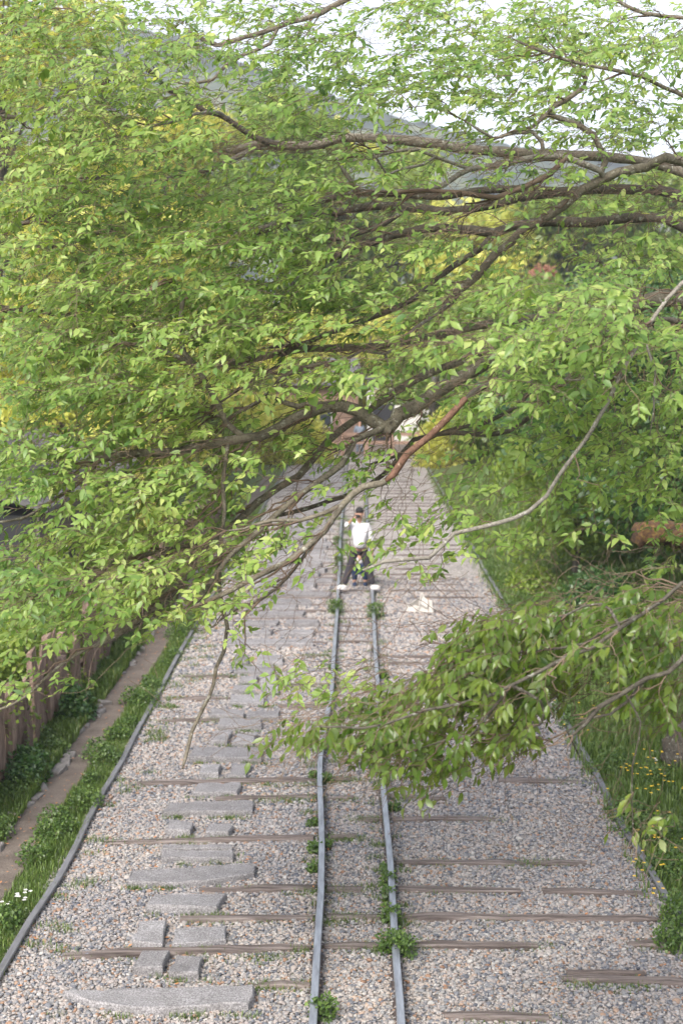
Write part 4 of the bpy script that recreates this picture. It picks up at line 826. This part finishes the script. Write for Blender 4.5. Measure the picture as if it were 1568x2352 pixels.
for x in (-6.4, -4.4, -2.0): mb = MB(); mb.box((x, 80.47, 1.5), (1.1, .06, 1.3)); wq = mb.build('window', M_white, hs_); mb = MB(); mb.box((x, 80.43, 1.5), (.95, .03, 1.15)); mb.build('pane', M_glass, hs_)
sh2 = empty('white_shop', (3.2, 80, 0)); tag(sh2, 'small white walled building with dark doorway right of the house', 'building')
mb = MB(); mb.box((3.2, 82, 1.7), (5.4, 4, 3.4)); mb.build('wall', M_white, sh2); mb = MB(); mb.box((3.2, 81.9, 3.5), (5.9, 4.6, .2)); mb.build('roof', M_roof, sh2)
for x in (1.4, 4.6): mb = MB(); mb.box((x, 79.96, 1.15), (1.2, .06, 2.1)); mb.build('door', M_darkw, sh2)
mb = MB(); mb.box((3.0, 79.95, 2.7), (4.2, .08, .5)); mb.build('awning', M_redwood, sh2)
# hill
from mathutils import noise as mnoise
def hill(name, Yh, prof, m, amp):
    xs = np.array([p[0] for p in prof], float); hsx = np.array([p[1] for p in prof], float); nx, ny = 420, 40; px = np.linspace(xs[0], xs[-1], nx); tz = 5.3 + (796 - np.interp(px, xs, hsx)) / F * Yh
    X = (px - 822) / F * Yh; V = []
    for j in range(ny):
        t = j / (ny - 1); prof_ = math.sin(min(t / .6, 1) * math.pi / 2) ** 1.2 if t < .6 else 1 - (t - .6) * .8
        yj = Yh - 260 * (1 - t / .6) if t < .6 else Yh + 260 * (t - .6)
        nz = np.array([mnoise.fractal(Vector((a * .05, yj * .05, 3.1)), 1.0, 2.0, 5) + .55 * abs(mnoise.noise(Vector((a * .21, yj * .21, 1.7)))) for a in X])
        z = (tz * prof_) + amp * nz * min(1, t * 3)
        V.append(np.stack([X, np.full(nx, Yh - 260 * (1 - t / .6) if t < .6 else Yh + 260 * (t - .6)), z], 1))
    V = np.concatenate(V); i, j = np.meshgrid(np.arange(nx - 1), np.arange(ny - 1), indexing='ij'); a = (j * nx + i).ravel()
    return tag(mesh_np(name, V, [np.stack([a, a + 1, a + nx + 1, a + nx], 1)], m, smooth=True), kind='structure')
M_hill = mat('wooded_hill', lambda g: g.bsdf(g.ramp(g.noise(.05, 8, .8, g.pos()), [(.38, (.010, .018, .012)), (.5, (.060, .080, .045)), (.62, (.17, .18, .09))]), .95, spec=.1))
hill('hill', 620, [(-2600, 260), (-600, 150), (0, 120), (420, 128), (560, 175), (700, 235), (850, 290), (1000, 335), (1150, 365), (1400, 395), (1700, 380), (2400, 340), (4200, 400)], M_hill, 3.2)

# ------------------------------------------------------------------ people
def skin_mesh(name, verts, edges, radii, m, parent, sub=2, root=0):
    me = bpy.data.meshes.new(name); me.from_pydata([tuple(map(float, v)) for v in verts], edges, []); o = link(name, me, parent)
    md = o.modifiers.new('skin', 'SKIN'); md.use_smooth_shade = True; sv = me.skin_vertices
    if not sv: 
        pass
    for i, r in enumerate(radii): me.skin_vertices[0].data[i].radius = (r, r) if not isinstance(r, tuple) else r
    me.skin_vertices[0].data[root].use_root = True
    s = o.modifiers.new('sub', 'SUBSURF'); s.levels = sub; s.render_levels = sub; me.materials.append(m); return o
def lump(name, c, d, m, parent, seg=14, rot=None, flatz=None):
    bm = bmesh.new(); bmesh.ops.create_uvsphere(bm, u_segments=seg, v_segments=10, radius=1)
    for v in bm.verts:
        v.co = Vector((v.co.x * d[0], v.co.y * d[1], v.co.z * d[2]))
        if flatz is not None and v.co.z < flatz: v.co.z = flatz
    me = bpy.data.meshes.new(name); 
    if rot: bm.transform(rot.to_4x4())
    bm.transform(Matrix.Translation(Vector(c))); bm.to_mesh(me); bm.free(); me.polygons.foreach_set('use_smooth', [True] * len(me.polygons)); me.materials.append(m); return link(name, me, parent)
M_skin = flat('skin', (.48, .27, .19), v=.1); M_shirt = flat('white_shirt', (.56, .55, .58), v=.12, sc=9); M_trous = flat('dark_trousers', (.030, .026, .034), v=.2); M_hair = flat('black_hair', (.012, .011, .012), v=.2); M_shoe = flat('white_shoe', (.55, .52, .50), v=.1); M_navy = flat('navy_cloth', (.014, .028, .07), v=.2)
f1 = gnd(790, 1353, .125); f2 = gnd(856, 1353, .125); YP = (f1[1] + f2[1]) / 2; XC = (f1[0] + f2[0]) / 2
per = empty('person', (XC, YP, .125)); tag(per, 'person in white shirt and dark trousers straddling the two middle rails', 'person')
B = np.array([XC, YP, .125]); fl_, fr_ = f1 - B, f2 - B
def W(*p): return B + np.array(p)
pel = (.01, 0, .93); hl = (-.08, 0, .86); hr = (.10, 0, .86); kl = (fl_[0] * .62, .02, .47); kr = (fr_[0] * .66, .02, .47); al = (fl_[0], .03, .09); ar = (fr_[0], .03, .09)
ch = (.03, .0, 1.24); nk = (.02, .0, 1.47); sl_ = (-.14, 0, 1.40); sr = (.20, 0, 1.38); el = (-.27, -.16, 1.40); wl = (-.12, -.26, 1.56); er = (.27, .0, 1.12); wr = (.29, -.03, .88)
skin_mesh('body', [W(*v) for v in (pel, hl, kl, al, hr, kr, ar, ch, nk, (.02, -.01, 1.55), (.02, -.03, 1.64), (.02, -.02, 1.71), sl_, el, wl, sr, er, wr, (-.05, -.25, 1.61), (.295, -.05, .80), (.29, -.05, .73))],
   [(0, 1), (1, 2), (2, 3), (0, 4), (4, 5), (5, 6), (0, 7), (7, 8), (8, 9), (9, 10), (10, 11), (7, 12), (12, 13), (13, 14), (7, 15), (15, 16), (16, 17), (14, 18), (17, 19), (19, 20)],
   [.07, .05, .038, .03, .05, .038, .03, .10, .05, .055, .082, .06, .045, .036, .026, .045, .036, .026, .03, .03, .018], M_skin, per)
skin_mesh('trousers', [W(*v) for v in ((.01, 0, .97), hl, kl, al, hr, kr, ar)], [(0, 1), (1, 2), (2, 3), (0, 4), (4, 5), (5, 6)], [(.18, .15), .11, .085, .072, .11, .085, .072], M_trous, per)
skin_mesh('shirt', [W(*v) for v in ((.015, 0, .86), (.03, 0, 1.08), ch, (.02, 0, 1.40), sl_, el, (-.20, -.21, 1.47), sr, er, (.285, -.01, 1.02))], [(0, 1), (1, 2), (2, 3), (2, 4), (4, 5), (5, 6), (2, 7), (7, 8), (8, 9)], [(.20, .16), (.20, .15), (.20, .15), (.08, .08), .085, .07, .062, .085, .072, .066], M_shirt, per)
lump('hair', W(.02, .0, 1.70), (.093, .108, .092), M_hair, per, flatz=-.045)
for sgn in (-1, 1): lump('ear', W(.02 + sgn * .083, -.02, 1.635), (.014, .02, .03), M_skin, per)
lump('camera', W(-.02, -.15, 1.60), (.07, .035, .04), M_hair, per)
for f in (fl_, fr_):
    lump('shoe', W(f[0] + (.05 if f[0] > 0 else -.05), -.02, .045), (.115, .085, .052), M_shoe, per, flatz=-.045)
    lump('sole', W(f[0] + (.05 if f[0] > 0 else -.05), -.02, .012), (.12, .088, .012), M_shirt, per)
# finger chains of the lowered hand
for k, (dx, L) in enumerate(((-.03, .055), (-.012, .068), (.006, .07), (.022, .06))):
    skin_mesh('finger', [W(.29 + dx * .4, -.05 + dx, .75), W(.288 + dx * .4, -.058 + dx, .75 - L * .5), W(.28 + dx * .4, -.066 + dx, .75 - L)], [(0, 1), (1, 2)], [.010, .009, .007], M_skin, per, 1)
# crouching companion seen between the legs
C2 = np.array([XC + .03, YP + 1.15, 0.0]); p2 = empty('person', tuple(C2)); tag(p2, 'person in white top and navy trousers crouching between the rails behind the standing one', 'person')
def U(*p): return C2 + np.array(p)
skin_mesh('body', [U(*v) for v in ((0, .15, .32), (-.11, -.12, .52), (-.12, -.02, .08), (.11, -.12, .52), (.12, -.02, .08), (0, .05, .68), (0, .0, .86), (0, -.03, .93), (0, -.04, 1.02), (-.17, .02, .76), (-.2, -.12, .56), (-.05, -.24, .6), (.17, .02, .76), (.2, -.12, .56), (.05, -.24, .6))],
   [(0, 1), (1, 2), (0, 3), (3, 4), (0, 5), (5, 6), (6, 7), (7, 8), (5, 9), (9, 10), (10, 11), (5, 12), (12, 13), (13, 14)], [.11, .07, .045, .07, .045, .12, .05, .07, .08, .05, .036, .026, .05, .036, .026], M_skin, p2)
skin_mesh('trousers', [U(*v) for v in ((0, .15, .32), (-.11, -.12, .50), (-.12, -.02, .12), (.11, -.12, .50), (.12, -.02, .12))], [(0, 1), (1, 2), (0, 3), (3, 4)], [.15, .09, .06, .09, .06], M_navy, p2)
skin_mesh('top', [U(*v) for v in ((0, .14, .42), (0, .07, .62), (0, .03, .80), (-.17, .02, .76), (-.2, -.12, .56), (.17, .02, .76), (.2, -.12, .56), (-.06, -.22, .59), (.06, -.22, .59))], [(0, 1), (1, 2), (1, 3), (3, 4), (1, 5), (5, 6), (4, 7), (6, 8)], [.17, .18, .09, .085, .065, .085, .065, .05, .05], M_shirt, p2)
lump('hair', U(0, .0, 1.03), (.095, .105, .1), M_hair, p2, flatz=-.05)
for s in (-1, 1): lump('shoe', U(s * .12, -.08, .05), (.05, .13, .05), M_navy, p2, flatz=-.045)
# far figure at the barrier
C3 = np.array([fx(826), YF + 1.5, 0.0]); p3 = empty('person', tuple(C3)); tag(p3, 'distant person in grey blue clothes standing behind the timber barrier', 'person')
def U3(*p): return C3 + np.array(p)
skin_mesh('body', [U3(*v) for v in ((0, 0, .92), (-.09, 0, .85), (-.11, 0, .47), (-.12, 0, .08), (.09, 0, .85), (.11, 0, .47), (.12, 0, .08), (0, 0, 1.25), (0, 0, 1.48), (0, 0, 1.56), (0, 0, 1.66), (-.2, 0, 1.38), (-.25, 0, 1.1), (-.24, -.05, .85), (.2, 0, 1.38), (.25, 0, 1.1), (.24, -.05, .85))],
   [(0, 1), (1, 2), (2, 3), (0, 4), (4, 5), (5, 6), (0, 7), (7, 8), (8, 9), (9, 10), (7, 11), (11, 12), (12, 13), (7, 14), (14, 15), (15, 16)], [.1, .07, .05, .035, .07, .05, .035, .12, .05, .07, .08, .05, .036, .028, .05, .036, .028], M_skin, p3, 1)
M_gb = flat('grey_blue_cloth', (.16, .19, .24), v=.2)
skin_mesh('clothes', [U3(*v) for v in ((0, 0, .95), (-.09, 0, .85), (-.12, 0, .12), (.09, 0, .85), (.12, 0, .12), (0, 0, 1.25), (0, 0, 1.42), (-.2, 0, 1.38), (-.25, 0, 1.1), (.2, 0, 1.38), (.25, 0, 1.1))], [(0, 1), (1, 2), (0, 3), (3, 4), (0, 5), (5, 6), (5, 7), (7, 8), (5, 9), (9, 10)], [.15, .1, .07, .1, .07, .17, .08, .08, .06, .08, .06], M_gb, p3, 1)
lump('hair', U3(0, .01, 1.70), (.09, .1, .09), M_hair, p3, flatz=-.04)
# white cloth bag on the gravel
g = gnd(968, 1408, 0); bag = empty('tote_bag', tuple(g)); tag(bag, 'crumpled white cloth bag lying on the gravel right of the standing person', 'bag')
def crumple(name, box, c, seed):
    bm = bmesh.new(); bmesh.ops.create_cube(bm, size=1); bmesh.ops.subdivide_edges(bm, edges=bm.edges[:], cuts=7, use_grid_fill=True); r = np.random.default_rng(seed)
    for v in bm.verts:
        x, y, z = v.co; n = vnoise(np.array([x * 6 + seed]), np.array([z * 6 + y * 4]), 1.0, seed)[0]
        k = 1 + .16 * n; v.co = Vector((c[0] + x * box[0] * k * (1 - .25 * (z + .5)), c[1] + y * box[1] * (1 - .75 * (z + .5)) * k, max(.02, c[2] + (z + .5) * box[2] * (1 + .10 * n) - abs(x) * .06)))
    me = bpy.data.meshes.new(name); bm.to_mesh(me); bm.free(); me.polygons.foreach_set('use_smooth', [True] * len(me.polygons)); me.materials.append(M_cloth); return link(name, me, bag)
M_cloth = flat('white_cloth', (.44, .41, .38), v=.15, sc=12, bs=.3)
crumple('pouch', (.34, .22, .27), (g[0] + .08, g[1], 0), 3); crumple('side_fold', (.30, .2, .13), (g[0] - .17, g[1] + .05, .03), 5)
mb = MB(); mb.add([(g[0] - .30, g[1] - .03, .16), (g[0] + .01, g[1] - .02, .36), (g[0] + .0, g[1] + .05, .22), (g[0] - .12, g[1] + .08, .06)], [(0, 1, 2, 3)]); mb.add([(g[0] + .01, g[1] - .02, .37), (g[0] + .14, g[1] - .06, .24), (g[0] + .1, g[1] - .12, .12), (g[0] - .03, g[1] - .1, .2)], [(0, 1, 2, 3)]); fo = mb.build('flap', M_cloth, bag); sd_ = fo.modifiers.new('t', 'SOLIDIFY'); sd_.thickness = .008
P = catmull([(g[0] - .06, g[1] - .1, .12), (g[0] - .03, g[1] - .06, .3), (g[0] + .0, g[1] - .02, .42), (g[0] + .03, g[1] - .04, .3), (g[0] + .06, g[1] - .1, .14)], .03); V, Fq = tube([(P, np.full(len(P), .014))], sides=6); mesh_np('strap', V, [Fq], M_cloth, smooth=True, parent=bag)
P = catmull([(g[0] - .1, g[1] - .12, .14), (g[0] - .14, g[1] - .16, .07), (g[0] - .155, g[1] - .18, .03)], .03); V, Fq = tube([(P, np.full(len(P), .012))], sides=6); mesh_np('strap', V, [Fq], M_cloth, smooth=True, parent=bag)

# ------------------------------------------------------------------ haze in the air
HAZE = True
if HAZE:
    mh = bpy.data.materials.new('haze'); mh.use_nodes = True; n = mh.node_tree; n.nodes.clear(); o = n.nodes.new('ShaderNodeOutputMaterial'); v = n.nodes.new('ShaderNodeVolumePrincipled')
    v.inputs['Color'].default_value = (.78, .80, .98, 1); v.inputs['Density'].default_value = .0007; v.inputs['Anisotropy'].default_value = .2
    n.links.new(v.outputs[0], o.inputs['Volume']); mb = MB(); mb.box((0, 450, 68), (1700, 1000, 140.0)); hz = mb.build('haze', mh); tag(hz, 'pale blue air haze between the camera and the hill', 'haze', kind='stuff')
